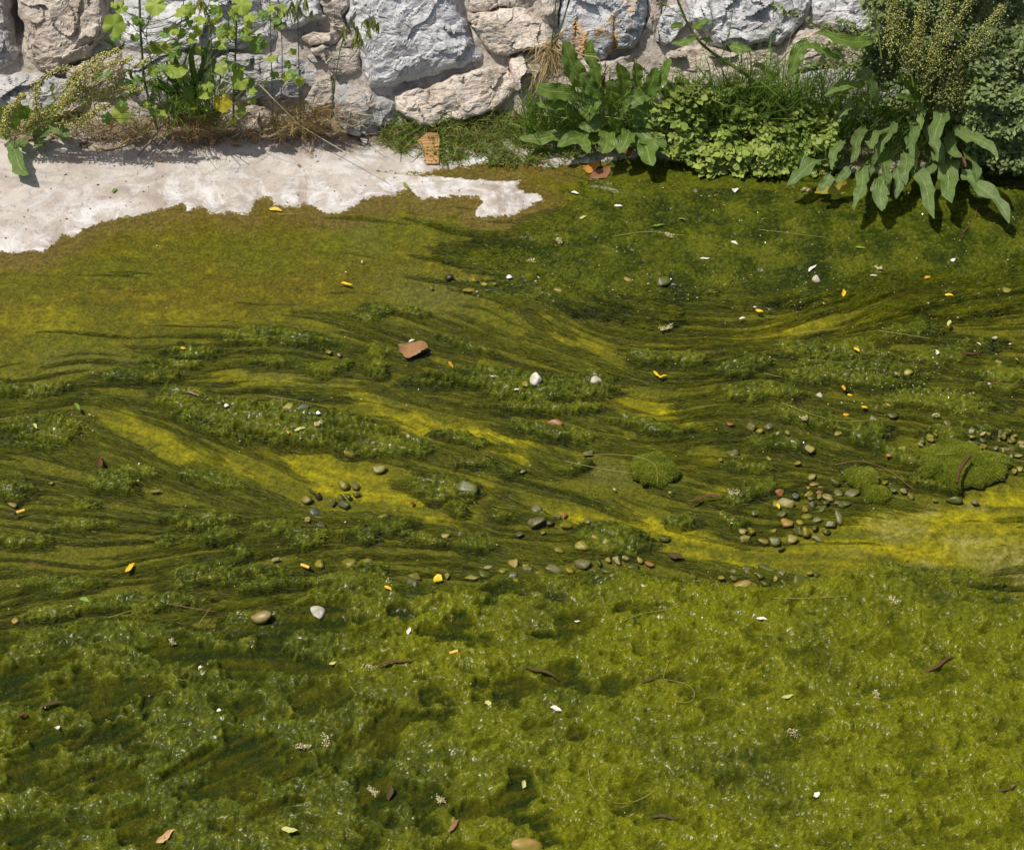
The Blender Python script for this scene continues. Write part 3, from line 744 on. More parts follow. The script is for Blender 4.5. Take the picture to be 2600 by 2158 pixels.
STONES = [
    ([(-90, 0), (18, 0), (18, 40), (28, 90), (42, 130), (34, 150), (0, 170), (-80, 180)], M_DARK, .05, None),
    ([(46, 0), (282, 0), (270, 55), (262, 90), (235, 122), (222, 150), (170, 160), (160, 178), (120, 180), (85, 172), (70, 150), (68, 90), (62, 55), (47, 40)], M_TAN, .065, 'big pinkish tan block with a scooped hollow'),
    ([(-60, 200), (0, 196), (60, 190), (120, 195), (200, 203), (216, 240), (190, 285), (60, 290), (-50, 280)], M_DARK, .035, None),
    ([(172, 168), (228, 158), (262, 132), (300, 140), (310, 190), (280, 230), (225, 225), (180, 200)], M_TAN, .03, None),
    ([(292, 12), (320, 0), (640, 0), (660, 30), (688, 70), (700, 98), (610, 128), (520, 122), (430, 124), (350, 132), (300, 105), (282, 60)], M_GREY, .05, None),
    ([(315, 145), (420, 135), (525, 140), (530, 195), (500, 250), (400, 270), (320, 240)], M_DARK, .03, None),
    ([(662, 0), (800, 0), (812, 20), (822, 42), (800, 52), (740, 70), (715, 75), (692, 55), (672, 30)], M_GREY, .045, None),
    ([(545, 152), (600, 138), (680, 145), (760, 150), (800, 147), (830, 162), (832, 185), (812, 205), (775, 245), (690, 247), (620, 257), (575, 242), (540, 200)], M_DARK, .045, 'dark grey slab low in the wall'),
    ([(772, 92), (790, 86), (830, 85), (850, 80), (858, 95), (850, 108), (820, 110), (790, 118), (778, 105)], M_TAN, .028, None),
    ([(842, 64), (856, 60), (871, 66), (870, 78), (852, 78)], M_CREAM, .02, None),
    ([(795, 122), (850, 112), (880, 97), (900, 102), (910, 132), (912, 180), (870, 190), (850, 184), (815, 150)], M_MORTAR, .026, None),
    ([(815, 4), (868, 0), (880, 12), (868, 40), (880, 72), (862, 62), (838, 56), (826, 38)], M_MORTAR, .018, None),
    ([(876, 40), (884, 10), (905, 0), (1165, 0), (1172, 30), (1182, 55), (1190, 90), (1205, 115), (1230, 148), (1215, 160), (1170, 170), (1100, 190), (1040, 205), (990, 219), (960, 224), (936, 220), (929, 200), (917, 165), (914, 120), (897, 90), (884, 70)], M_GREY, .08, 'largest block, grey and sharply chipped'),
    ([(850, 226), (880, 216), (930, 228), (960, 247), (1000, 262), (1002, 300), (960, 345), (900, 345), (860, 320), (846, 260)], M_DARK, .04, None),
    ([(806, 205), (840, 196), (846, 222), (840, 262), (800, 275), (780, 255)], M_MORTAR, .02, None),
    ([(1010, 245), (1040, 230), (1090, 228), (1160, 192), (1250, 170), (1290, 172), (1308, 195), (1300, 238), (1260, 275), (1190, 300), (1130, 310), (1080, 320), (1040, 305), (1015, 275)], M_CREAM, .055, 'cream block with a lit upper ledge above the grass'),
    ([(1205, 66), (1225, 37), (1270, 24), (1330, 26), (1360, 50), (1390, 66), (1402, 90), (1395, 118), (1340, 124), (1290, 138), (1240, 127), (1222, 100)], M_CREAM, .07, 'knobbly cream boulder beside the grey block'),
    ([(1180, 0), (1258, 0), (1262, 14), (1236, 28), (1196, 26)], M_CREAM, .03, None),
    ([(1190, 36), (1222, 33), (1220, 48), (1206, 58), (1194, 54)], M_TAN, .02, None),
    ([(1268, 0), (1372, 0), (1375, 20), (1350, 32), (1300, 20), (1268, 14)], M_MORTAR, .024, None),
    ([(1380, 0), (1420, 0), (1416, 55), (1400, 62), (1376, 45)], M_MORTAR, .024, None),
    ([(1428, 0), (1635, 0), (1640, 30), (1638, 60), (1624, 95), (1608, 124), (1550, 132), (1530, 152), (1480, 142), (1440, 116), (1418, 95), (1422, 60)], M_STAIN, .06, 'blue grey block stained orange'),
    ([(1296, 150), (1330, 143), (1368, 132), (1376, 160), (1362, 205), (1320, 225), (1304, 200)], M_CREAM, .03, None),
    ([(1385, 130), (1440, 128), (1520, 160), (1600, 140), (1660, 140), (1690, 165), (1660, 220), (1560, 240), (1440, 235), (1385, 190)], M_MORTAR, .025, None),
    ([(1646, 5), (1680, 0), (1676, 60), (1665, 110), (1640, 122), (1630, 100), (1644, 60)], M_MORTAR, .02, None),
    ([(1672, 72), (1690, 26), (1720, 20), (1744, 32), (1752, 62), (1724, 76), (1706, 104), (1684, 116), (1672, 100)], M_GREY, .035, None),
    ([(1760, 0), (2060, 0), (2050, 25), (2030, 65), (2000, 98), (1975, 112), (1930, 103), (1880, 123), (1822, 118), (1802, 90), (1768, 60), (1748, 38)], M_GREY, .065, 'broad grey block beside the leafy bush'),
    ([(2076, 0), (2330, 0), (2330, 60), (2270, 85), (2180, 80), (2120, 75), (2064, 58), (2068, 20)], M_GREY, .055, None),
    ([(2036, 190), (2120, 172), (2200, 176), (2212, 226), (2150, 270), (2060, 262), (2026, 222)], M_DARK, .04, None),
    ([(1990, 118), (2050, 75), (2130, 92), (2190, 110), (2196, 164), (2110, 160), (2024, 182), (1986, 150)], M_TAN, .04, None),
    ([(1700, 130), (1790, 122), (1870, 134), (1970, 124), (1982, 170), (1930, 220), (1800, 230), (1710, 200)], M_TAN, .03, None),
    ([(600, 290), (640, 266), (668, 272), (694, 300), (664, 335), (608, 330)], M_TAN, .03, 'crumbling pale rubble at the foot of the wall'),
    ([(2350, 0), (2560, 0), (2600, 90), (2520, 150), (2380, 140), (2340, 70)], M_DARK, .04, None),
    ([(2220, 110), (2330, 100), (2380, 160), (2360, 240), (2240, 250), (2215, 180)], M_DARK, .035, None),
    ([(2400, 165), (2540, 160), (2640, 200), (2600, 290), (2430, 290), (2385, 220)], M_DARK, .035, None),
]
for k, (pl, mt, pr, lb) in enumerate(STONES):
    stone(lift(pl, k), mt, pr * .6 + .006, 300 + k * 7, lb)

# ------------------------------------------------------------------ plants: leaf and stem makers
def leaf_material(name, ca, cb, rib=None, gloss=.45, trans=.35, vein=0.0):
    """blade colour varies ca..cb, pale rib along the middle of the UV"""
    m, nt, b = nm(name)
    L = nt.links
    oi = nt.nodes.new('ShaderNodeObjectInfo')
    P = geoco(nt)
    n = noise(nt, 30, 3, .6, P)
    mixn = nd(nt, 'Math', operation='MULTIPLY_ADD', i1=.55); L.new(oi.outputs['Random'], mixn.inputs[0])
    half = nd(nt, 'Math', operation='MULTIPLY', i1=.6); L.new(n, half.inputs[0]); L.new(half.outputs[0], mixn.inputs[2])
    c = mixc(nt, mixn.outputs[0], ca, cb)
    if rib:
        uvn = nt.nodes.new('ShaderNodeUVMap'); uvn.uv_map = 'UVMap'
        sx = nt.nodes.new('ShaderNodeSeparateXYZ'); L.new(uvn.outputs[0], sx.inputs[0])
        a = nd(nt, 'Math', operation='SUBTRACT', i1=.5); L.new(sx.outputs[0], a.inputs[0])
        ab = nd(nt, 'Math', operation='ABSOLUTE'); L.new(a.outputs[0], ab.inputs[0])
        c = mixc(nt, ramp(nt, ab.outputs[0], [(.015, .9), (.040, 0)]), c, rib)
        if vein:
            wv = nd(nt, 'TexWave', Scale=vein, Distortion=2.5, Detail=1.0); wv.bands_direction = 'DIAGONAL'; 
            L.new(uvn.outputs[0], wv.inputs['Vector'])
            hs_ = nd(nt, 'Math', operation='ADD'); L.new(wv.outputs[1], hs_.inputs[0]); L.new(noise(nt, 55, 4, .6, P), hs_.inputs[1])
            bump(nt, b, hs_.outputs[0], .38, .003)
            c = mixc(nt, ramp(nt, noise(nt, 70, 4, .65, P), [(.35, .45), (.55, 0)]), c, tuple(x * .6 for x in ca))
            c = mixc(nt, ramp(nt, noise(nt, 45, 3, .6, P), [(.70, 0), (.76, .8)]), c, (.20, .15, .05))
    L.new(c, b.inputs['Base Color'])
    b.inputs['Roughness'].default_value = gloss
    b.inputs['Specular IOR Level'].default_value = .4
    if trans:
        tl = nt.nodes.new('ShaderNodeBsdfTranslucent'); mx = nt.nodes.new('ShaderNodeMixShader')
        L.new(mixc(nt, 1.0, c, (1.5, 1.6, .6), 'MULTIPLY'), tl.inputs[0]); mx.inputs[0].default_value = trans
        out = nt.nodes['Material Output']
        L.new(b.outputs[0], mx.inputs[1]); L.new(tl.outputs[0], mx.inputs[2]); L.new(mx.outputs[0], out.inputs[0])
    return m

def tint_material(name, gloss=.5, trans=.3):
    m, nt, b = nm(name)
    c = nd(nt, 'Attribute', attribute_name='tint').outputs['Color']
    nt.links.new(c, b.inputs['Base Color'])
    b.inputs['Roughness'].default_value = gloss; b.inputs['Specular IOR Level'].default_value = .35
    if trans:
        tl = nt.nodes.new('ShaderNodeBsdfTranslucent'); mx = nt.nodes.new('ShaderNodeMixShader')
        nt.links.new(mixc(nt, 1.0, c, (1.4, 1.5, .6), 'MULTIPLY'), tl.inputs[0]); mx.inputs[0].default_value = trans
        nt.links.new(b.outputs[0], mx.inputs[1]); nt.links.new(tl.outputs[0], mx.inputs[2]); nt.links.new(mx.outputs[0], nt.nodes['Material Output'].inputs[0])
    return m

M_DOCK = leaf_material('dock_leaf', (.105, .180, .030), (.175, .255, .050), (.31, .37, .10), .42, .35, 5)
M_DOCKB = leaf_material('bluish_dock_leaf', (.110, .175, .045), (.165, .235, .070), (.29, .35, .13), .5, .32, 5)
M_DOCKY = leaf_material('yellowed_dock_leaf', (.42, .33, .02), (.34, .30, .03), (.40, .33, .06), .45, .3, 5)
M_DOCKR = leaf_material('withered_brown_leaf', (.14, .055, .015), (.22, .10, .03), (.20, .09, .03), .5, .2, 5)
M_MALLOW = leaf_material('mallow_leaf', (.20, .29, .045), (.33, .40, .06), None, .5, .4)
M_MALLOWD = leaf_material('dark_mallow_leaf', (.10, .19, .035), (.16, .26, .05), None, .5, .4)
M_MALLOWY = leaf_material('yellow_mallow_leaf', (.50, .40, .02), (.42, .37, .03), None, .5, .4)
M_DARKLEAF = leaf_material('dark_narrow_leaf', (.045, .10, .022), (.075, .14, .03), (.12, .18, .05), .4, .25, 5)
M_TINT = tint_material('leaf_tinted')
M_DRYT = tint_material('dry_tinted', .75, .15)

def nrm(v):
    v = np.asarray(v, float); return v / (np.linalg.norm(v) + 1e-9)

def bez(p0, p1, p2, t):
    t = t[:, None]
    return (1 - t) ** 2 * p0 + 2 * t * (1 - t) * p1 + t ** 2 * p2

FACE = nrm([-.1, -.55, .85])                                     # leaves turn up and outwards

def blade_mesh(name, p0, p2, arch, width, mat, prof, nl=14, nw=6, wave=.12, cup=.15, face=None, seed=0, sag=None):
    """a broad leaf from p0 to p2, arched along 'face', origin at p0"""
    r = np.random.default_rng(seed)
    p0 = np.asarray(p0, float); p2 = np.asarray(p2, float)
    fc = nrm(FACE + r.normal(0, .22, 3)) if face is None else nrm(face)
    ln = np.linalg.norm(p2 - p0)
    mid = (p0 + p2) / 2 + fc * arch * ln + (0 if sag is None else np.asarray(sag, float))
    t = np.linspace(0, 1, nl)
    c = bez(p0, mid, p2, t)
    tg = np.gradient(c, axis=0); tg /= np.linalg.norm(tg, axis=1)[:, None]
    side = np.cross(tg, fc); side /= np.linalg.norm(side, axis=1)[:, None] + 1e-9
    nn = np.cross(side, tg)
    w = prof(t) * width / 2
    s = np.linspace(-1, 1, nw)
    ph = r.uniform(0, 6.3, 4); fq = r.uniform(2.2, 4.2)
    ed = 1 + .10 * np.sin(t[:, None] * 6.28 * fq * 1.3 + ph[0] + (s[None, :] > 0) * 1.7) + r.normal(0, .05, (nl, 1)) + .08 * np.sign(s[None, :]) * np.sin(t[:, None] * 5 + ph[3])
    c = c + (np.sin(t * 4.5 + ph[3]) * t * (1 - t) * .22 * ln)[:, None] * side
    off = s[None, :] * w[:, None] * ed
    lift_ = cup * np.abs(s[None, :]) ** 1.5 * w[:, None] + wave * w[:, None] * np.abs(s[None, :]) ** 2 * np.sin(t[:, None] * 6.28 * fq + ph[1] + np.sign(s[None, :]) * ph[2])
    P = c[:, None, :] + off[..., None] * side[:, None, :] + lift_[..., None] * nn[:, None, :]
    uv = np.stack(np.broadcast_arrays((s[None, :] + 1) / 2, t[:, None]), -1).reshape(-1, 2)
    i = np.arange(nl * nw).reshape(nl, nw)
    f = np.stack([i[:-1, :-1], i[:-1, 1:], i[1:, 1:], i[1:, :-1]], -1).reshape(-1, 4)
    return mesh_from(name, (P - p0).reshape(-1, 3), f, mat, uv=uv)

def prof_dock(t):                                                  # short stalk then oblong blade
    return np.where(t < .14, .07, .07 + .93 * np.sin(np.clip((t - .12) / .88, 0, 1) ** .72 * math.pi) ** .62) * (1 - .0 * t)
def prof_broad(t):
    return np.where(t < .10, .08, .08 + .92 * np.sin(np.clip((t - .08) / .92, 0, 1) ** .85 * math.pi) ** .50)
def prof_lance(t):
    return .04 + .96 * np.sin(np.clip(t, 0, 1) ** .8 * math.pi) ** .9

def tubes(name, curves, mat, sides=5, cols=None):
    """several stems of ONE plant: each (points, radius0, radius1)"""
    V = []; F = []; CC = []; base = 0
    for k, (pts, r0, r1) in enumerate(curves):
        pts = np.asarray(pts, float); n = len(pts)
        tg = np.gradient(pts, axis=0); tg /= np.linalg.norm(tg, axis=1)[:, None] + 1e-9
        a = np.cross(tg, [0.3, 0.2, 1.0]); a /= np.linalg.norm(a, axis=1)[:, None] + 1e-9
        b = np.cross(tg, a)
        rr = np.linspace(r0, r1, n)
        th = np.linspace(0, 2 * math.pi, sides, endpoint=False)
        ring = pts[:, None, :] + rr[:, None, None] * (np.cos(th)[None, :, None] * a[:, None, :] + np.sin(th)[None, :, None] * b[:, None, :])
        V.append(ring.reshape(-1, 3))
        i = np.arange(n * sides).reshape(n, sides) + base; j = np.roll(i, -1, 1)
        F.append(np.stack([i[:-1], j[:-1], j[1:], i[1:]], -1).reshape(-1, 4))
        if cols is not None: CC.append(np.tile(np.asarray(cols[k], float), (n * sides, 1)))
        base += n * sides
    return mesh_from(name, np.vstack(V), np.vstack(F), mat, colors=None if cols is None else np.vstack(CC))

def curve_px(pts, n=14):
    """smooth 3D polyline through (px, py, depth y) points on upright planes"""
    p = np.array([up_at(a, b, d) for a, b, d in pts])
    if len(p) == 2: return np.array([p[0] + (p[1] - p[0]) * k / (n - 1) for k in range(n)])
    q = np.linspace(0, len(p) - 1, n); out = []
    for x in q:
        k = min(int(x), len(p) - 2); t = x - k
        a, b, c, d = p[max(k - 1, 0)], p[k], p[k + 1], p[min(k + 2, len(p) - 1)]
        out.append(.5 * ((2 * b) + (c - a) * t + (2 * a - 5 * b + 4 * c - d) * t * t + (3 * b - a - 3 * c + d) * t ** 3))
    return np.array(out)

def slivers(name, P, D, wid, cols, mat, side=None, seg=1):
    """thin pointed blades: P roots, D vectors to the tip, curved in two steps"""
    n = len(P); r = np.random.default_rng(n)
    if side is None: side = np.cross(D, r.normal(0, 1, (n, 3)))
    side = side / (np.linalg.norm(side, axis=1)[:, None] + 1e-9) * np.asarray(wid).reshape(-1, 1)
    bend = r.normal(0, .14, (n, 3)) * np.linalg.norm(D, axis=1)[:, None]
    bend[:, 2] += .10 * np.linalg.norm(D, axis=1)
    m1 = P + D * .55 + bend
    v = np.stack([P - side, P + side, m1 + side * .8, m1 - side * .8, P + D], 1).reshape(-1, 3)
    b = np.arange(n)[:, None] * 5
    f = np.concatenate([b + np.array([0, 1, 2]), b + np.array([0, 2, 3]), b + np.array([3, 2, 4])], 0)
    return mesh_from(name, v, f, mat, smooth=True, colors=np.repeat(np.asarray(cols, float), 5, 0))

def leaflets(name, P, D, wid, cols, mat, nrmv=None, fold=.18):
    """small pointed oval leaves, six triangles each, as one mass"""
    n = len(P); r = np.random.default_rng(n + 3)
    ln = np.linalg.norm(D, axis=1)[:, None]
    up = nrmv if nrmv is not None else FACE + r.normal(0, .45, (n, 3))
    up = up / np.linalg.norm(up, axis=1)[:, None]
    D = D - .8 * np.sum(D * up, 1)[:, None] * up; D *= ln / (np.linalg.norm(D, axis=1)[:, None] + 1e-9)
    s = np.cross(D, up); s /= np.linalg.norm(s, axis=1)[:, None] + 1e-9
    u = np.cross(s, D / (ln + 1e-9))
    w = np.asarray(wid).reshape(-1, 1)
    a1 = P + D * .30 - u * .02 * ln; a2 = P + D * .68 + u * .0 * ln
    v = np.stack([P, a1 - s * w + u * fold * w, a1, a1 + s * w + u * fold * w, a2 - s * w * .85 + u * fold * w, a2, a2 + s * w * .85 + u * fold * w, P + D - u * .10 * ln], 1).reshape(-1, 3)
    q = np.array([[0, 2, 1], [0, 3, 2], [1, 2, 5], [1, 5, 4], [2, 3, 6], [2, 6, 5], [4, 5, 7], [5, 6, 7]])
    f = (np.arange(n)[:, None, None] * 8 + q[None]).reshape(-1, 3)
    return mesh_from(name, v, f, mat, smooth=True, colors=np.repeat(np.asarray(cols, float), 8, 0))

def bits(name, P, size, cols, mat):
    """tiny three-cornered seed husks: a squat tetrahedron each"""
    n = len(P); r = np.random.default_rng(n + 11)
    q = r.normal(0, 1, (n, 4, 3)); q /= np.linalg.norm(q, axis=2)[..., None]
    v = (P[:, None, :] + q * np.asarray(size).reshape(-1, 1, 1)).reshape(-1, 3)
    f = (np.arange(n)[:, None, None] * 4 + np.array([[0, 1, 2], [0, 2, 3], [0, 3, 1], [1, 3, 2]])[None]).reshape(-1, 3)
    return mesh_from(name, v, f, mat, smooth=False, colors=np.repeat(np.asarray(cols, float), 4, 0))

def panicle(pts, n, rad, r):
    """husk positions crowded round a stem curve, in whorls"""
    c = np.asarray(pts); k = r.uniform(0, len(c) - 1.001, n)
    k = np.where(r.random(n) < .7, np.round(k * 1.3) / 1.3, k); k = np.clip(k, 0, len(c) - 1.001)
    i = k.astype(int); p = c[i] + (c[i + 1] - c[i]) * (k - i)[:, None]
    taper = (1 - .6 * (k / len(c)))[:, None]
    return p + r.normal(0, 1, (n, 3)) * rad * taper

def ground_z(x, y):
    return float(max(field(BED, np.float64(x), np.float64(y)), 0.0))
def col_mix(ca, cb, n, r, spread=.2):
    t = r.random((n, 1)); return (np.array(ca) * (1 - t) + np.array(cb) * t) * r.uniform(1 - spread, 1 + spread, (n, 1))
BANK = WALL_Y

def env(px, py, off=0.0):
    """a place on the outer skin of the bank growth seen at a picture point: in front of the wall, or low over the ground"""
    g = at(px, py, 0.03 + off)
    if g[1] > BANK - 0.07 - off: return up_at(px, py, BANK - 0.07 - off)
    return g

def plant(name, px, py, label, cat, group=None):
    p = at(px, py, 0.02)
    e = empty(name, (p[0], min(p[1], BANK - .03), ground_z(p[0], p[1])))
    tag(e, label, cat, group)
    return e

def put(name, me, parent, p0=(0, 0, 0), stuff=False, label=None):
    """a part given in world place, hung under its plant"""
    o = obj(name, me, parent)
    o.location = np.asarray(p0, float) - np.array(parent.location)
    if stuff: o['kind'] = 'stuff'
    if label: o['label'] = label
    return o

def dock_leaf(parent, b, t, w, mat, seed, arch=.18, o0=0.0, o1=0.03, prof=prof_dock, label=None, wave=.22, droop=None, name='leaf'):
    p0 = env(*b, o0); p2 = env(*t, o1)
    wm = w * MPP * 1.12
    me = blade_mesh(name, p0, p2, arch, wm, mat, prof, 16, 7, wave, .22, None, seed, droop)
    return put(name, me, parent, p0, label=label)

# ---------------- middle dock: a low rosette
dk = plant('dock_plant', 1550, 340, 'low rosette of broad green dock leaves at the water edge below the orange stained block', 'dock plant')
MID = [((1505, 250), (1430, 108), 62, .10, .02), ((1515, 240), (1503, 100), 40, .06, .0), ((1590, 255), (1568, 160), 40, .08, .03), ((1620, 262), (1668, 172), 46, .12, .03),
       ((1655, 232), (1704, 150), 34, .08, .02), ((1480, 262), (1358, 216), 52, .22, .05), ((1480, 300), (1362, 262), 34, .2, .06), ((1510, 235), (1493, 308), 56, .25, .07),
       ((1655, 240), (1590, 272), 36, .25, .08), ((1600, 246), (1640, 312), 58, .25, .07), ((1640, 272), (1708, 282), 30, .2, .05), ((1570, 295), (1602, 262), 36, .2, .08),
       ((1575, 350), (1546, 298), 34, .2, .07), ((1500, 352), (1318, 350), 42, .18, .05), ((1530, 352), (1415, 372), 44, .22, .06), ((1488, 328), (1492, 390), 34, .25, .07),
       ((1548, 326), (1528, 390), 56, .25, .07), ((1608, 330), (1572, 390), 48, .25, .07), ((1605, 320), (1692, 374), 50, .25, .06), ((1612, 345), (1658, 422), 60, .22, .05),
       ((1660, 350), (1694, 392), 36, .2, .04), ((1600, 290), (1676, 314), 46, .25, .07), ((1560, 262), (1545, 205), 40, .15, .05), ((1550, 300), (1470, 322), 40, .2, .06),
       ((1625, 225), (1610, 160), 34, .1, .02), ((1540, 250), (1470, 190), 44, .15, .04), ((1640, 300), (1712, 330), 34, .2, .05), ((1570, 330), (1620, 372), 44, .22, .06)]
for k, (b0, t0, w, ar, o1) in enumerate(MID):
    dock_leaf(dk, b0, t0, w * .88, M_DOCK, 500 + k, ar + .10 * math.sin(k * 2.3), .03, o1, prof_broad, None, .34)
for k, (b0, t0, w) in enumerate([((1535, 300), (1500, 330), 20), ((1600, 375), (1592, 400), 26), ((1530, 190), (1535, 225), 14)]):
    dock_leaf(dk, b0, t0, w, M_DOCKR, 560 + k, .2, .02, .03, prof_lance, 'withered brown leaf', .4)

# ---------------- right dock: long wavy leaves hanging over the water
rd = plant('dock_plant', 2330, 400, 'tall seeding dock with long wavy leaves hanging over the water on the right', 'dock plant')
RIGHT = [((2240, 112), (2072, 84), 46, .10, .05), ((2150, 150), (2026, 122), 38, .14, .06), ((2056, 92), (2001, 190), 44, .18, .06), ((2215, 205), (2092, 244), 44, .18, .06),
         ((2330, 245), (2288, 186), 46, .12, .08), ((2350, 245), (2270, 244), 32, .3, .10), ((2320, 235), (2338, 332), 38, .2, .10), ((2382, 250), (2375, 374), 52, .15, .13),
         ((2408, 306), (2534, 402), 58, .18, .12), ((2366, 362), (2416, 516), 68, .14, .06), ((2436, 355), (2476, 464), 54, .18, .07), ((2428, 415), (2562, 568), 60, .12, .02),
         ((2300, 392), (2372, 556), 52, .10, .02), ((2200, 315), (2160, 414), 50, .2, .11), ((2245, 325), (2218, 378), 44, .2, .11), ((2205, 408), (2168, 533), 58, .15, .04),
         ((2258, 362), (2250, 470), 48, .18, .09), ((2246, 430), (2238, 536), 66, .15, .03), ((2100, 405), (1998, 470), 66, .2, .03), ((2110, 436), (2082, 486), 34, .2, .03),
         ((2160, 420), (2120, 470), 40, .2, .03), ((2290, 380), (2300, 470), 44, .2, .05), ((2400, 330), (2440, 400), 50, .2, .09), ((2330, 300), (2300, 380), 40, .2, .1),
         ((2170, 160), (2230, 260), 40, .2, .03), ((2400, 180), (2330, 140), 34, .15, .1), ((2480, 190), (2420, 150), 34, .15, .1),
         ((2270, 300), (2230, 400), 36, .2, .06), ((2310, 330), (2325, 430), 36, .2, .07), ((2350, 300), (2390, 440), 40, .2, .05), ((2220, 360), (2200, 470), 38, .2, .02), ((2280, 420), (2275, 505), 36, .2, .02),
         ((2390, 390), (2350, 470), 36, .2, .04), ((2460, 330), (2500, 470), 40, .2, .03), ((2150, 350), (2110, 430), 34, .2, .05), ((2420, 290), (2480, 330), 34, .2, .1), ((2180, 250), (2130, 300), 34, .2, .05)]
for k, (b0, t0, w, ar, o1) in enumerate(RIGHT):
    dock_leaf(rd, b0, t0, w * (.70 + .14 * math.sin(k * 3.7)), M_DOCKB if k > 6 else M_DOCK, 600 + k, ar + .08 * math.sin(k * 1.9), .09, o1 + (.09 if t0[1] < 410 else .03), prof_dock, None, .42)
dock_leaf(rd, (2178, 456), (2068, 490), 30, M_DOCKY, 640, .25, .03, .015, prof_dock, 'yellow dying leaf lying on the water', .3)
dock_leaf(rd, (2100, 446), (2072, 486), 22, M_DOCKY, 641, .3, .03, .02, prof_lance, 'half yellow curled leaf', .4)
dock_leaf(rd, (2440, 380), (2452, 425), 20, M_DOCKR, 642, .3, .09, .08, prof_lance, 'shrivelled brown leaf', .5)
r = np.random.default_rng(21)
PAN = [((2238, 150), (2228, 70), (2208, -30)), ((2330, 200), (2332, 100), (2350, -20)), ((2360, 240), (2380, 120), (2420, -20)), ((2340, 260), (2350, 180), (2330, 60)),
       ((2370, 250), (2430, 200), (2520, 90)), ((2360, 260), (2440, 215), (2530, 165)), ((2380, 265), (2460, 240), (2545, 215)), ((2350, 200), (2400, 100), (2470, -10)),
       ((2320, 220), (2300, 120), (2275, -10)), ((2340, 230), (2460, 120), (2545, 20)), ((2260, 150), (2268, 70), (2262, -20))]
cs = [(curve_px([(a[0], a[1], BANK - .26), (b[0], b[1], BANK - .22), (c[0], c[1], BANK - .17)], 18), .0035, .0012) for a, b, c in PAN]
put('stem', tubes('stem', cs, M_TINT, 5, [(.16, .19, .04)] * len(cs)), rd)
hp = np.vstack([panicle(c[0][4:], 800, .016, r) for c in cs[1:]])
put('seed_heads', bits('seed_heads', hp, r.uniform(.0028, .0052, len(hp)), col_mix((.42, .44, .12), (.60, .58, .22), len(hp), r), M_TINT), rd, stuff=True)
sc_ = curve_px([(2030, 320, BANK - .12), (1905, 200, BANK - .10), (1800, 128, BANK - .09), (1752, 72, BANK - .08), (1712, -20, BANK - .08)], 26)
fs = plant('leaning_dock_stem', 2030, 330, 'thick green dock stem leaning left across the wall with whorls of tiny flowers', 'plant stem')
tw = [(curve_px([(1742, 50, BANK - .09), (1700, 20, BANK - .09), (1672, 8, BANK - .09)], 10), .0016, .0008), (curve_px([(1790, 118, BANK - .1), (1810, 60, BANK - .1), (1800, 10, BANK - .1)], 10), .0016, .0008),
      (curve_px([(1830, 150, BANK - .1), (1850, 90, BANK - .1), (1866, -10, BANK - .1)], 10), .0014, .0008), (curve_px([(1770, 100, BANK - .1), (1790, 60, BANK - .1), (1780, 20, BANK - .1)], 8), .0014, .0008)]
put('stem', tubes('stem', [(sc_, .0062, .0032)] + tw, M_TINT, 6, [(.17, .20, .05)] * 5), fs)
hp = np.vstack([panicle(c[0], 150, .007, r) for c in tw] + [panicle(sc_[10:], 170, .006, r)])
put('flowers', bits('flowers', hp, r.uniform(.0018, .0034, len(hp)), col_mix((.20, .28, .07), (.36, .40, .13), len(hp), r), M_TINT), fs, stuff=True)
for k, (b0, t0, w) in enumerate([((1735, 62), (1700, 70), 16), ((1756, 72), (1804, 50), 18), ((1776, 100), (1815, 112), 16), ((1770, 96), (1704, 112), 22), ((1850, 118), (1908, 128), 30)]):
    dock_leaf(fs, b0, t0, w, M_DOCK, 660 + k, .2, .03, .05, prof_lance, None, .3)

# ---------------- bush of small leaves at the right edge
r = np.random.default_rng(33)
bu = plant('pellitory_bush', 2520, 380, 'dense bush of small dull green leaves filling the upper right corner', 'bush')
n = 12500
bx_ = np.concatenate([r.uniform(2190, 2750, n), r.uniform(2450, 2750, n // 2)]); by_ = np.concatenate([r.uniform(-60, 300, n), r.uniform(200, 470, n // 2)])
lim = 2170 + 60 * np.sin(by_ / 33.0) + np.maximum(0, by_ - 170) * 1.45
kp = bx_ > lim + r.normal(0, 22, len(bx_))
bx_, by_ = bx_[kp], by_[kp]
thick = .05 + .20 * sm(-60, 360, by_) * sm(2250, 2560, bx_) + .05 * fbm(bx_ / 90, by_ / 90, 2, 6)
cl_ = .5 + .5 * fbm(bx_ / 60, by_ / 60, 2, 5)
dep = BANK - .05 - thick * (1 - .30 * r.random(len(bx_)) ** 1.5) + .05 * (cl_ - .5)
low = at(2600, 440, .02)[1]
P_ = np.array([up_at(a, b, c) for a, b, c in zip(bx_, by_, dep)])
P_ = P_[P_[:, 2] > .015]
n = len(P_)
D_ = np.stack([r.normal(0, .8, n), r.normal(-.45, .5, n), r.normal(.0, .55, n)], -1); D_ /= np.linalg.norm(D_, axis=1)[:, None]
ln_ = r.uniform(.010, .026, n)[:, None]
put('foliage', leaflets('foliage', P_, D_ * ln_, ln_ * .27, col_mix((.115, .165, .050), (.225, .280, .095), n, r, .3), M_TINT), bu, stuff=True)
st = []
for k in range(46):
    x0 = r.uniform(2380, 2640); x1 = x0 + r.uniform(-170, 60); y1 = r.uniform(-30, 260)
    st.append((curve_px([(x0, 410, BANK - .08), ((x0 + x1) / 2 + r.normal(0, 15), (410 + y1) / 2, BANK - .12), (x1, y1, BANK - .10 - .2 * r.random())], 9), .0018, .0007))
put('stem', tubes('stem', st, M_TINT, 4, [(.10, .09, .04)] * len(st)), bu, stuff=True)
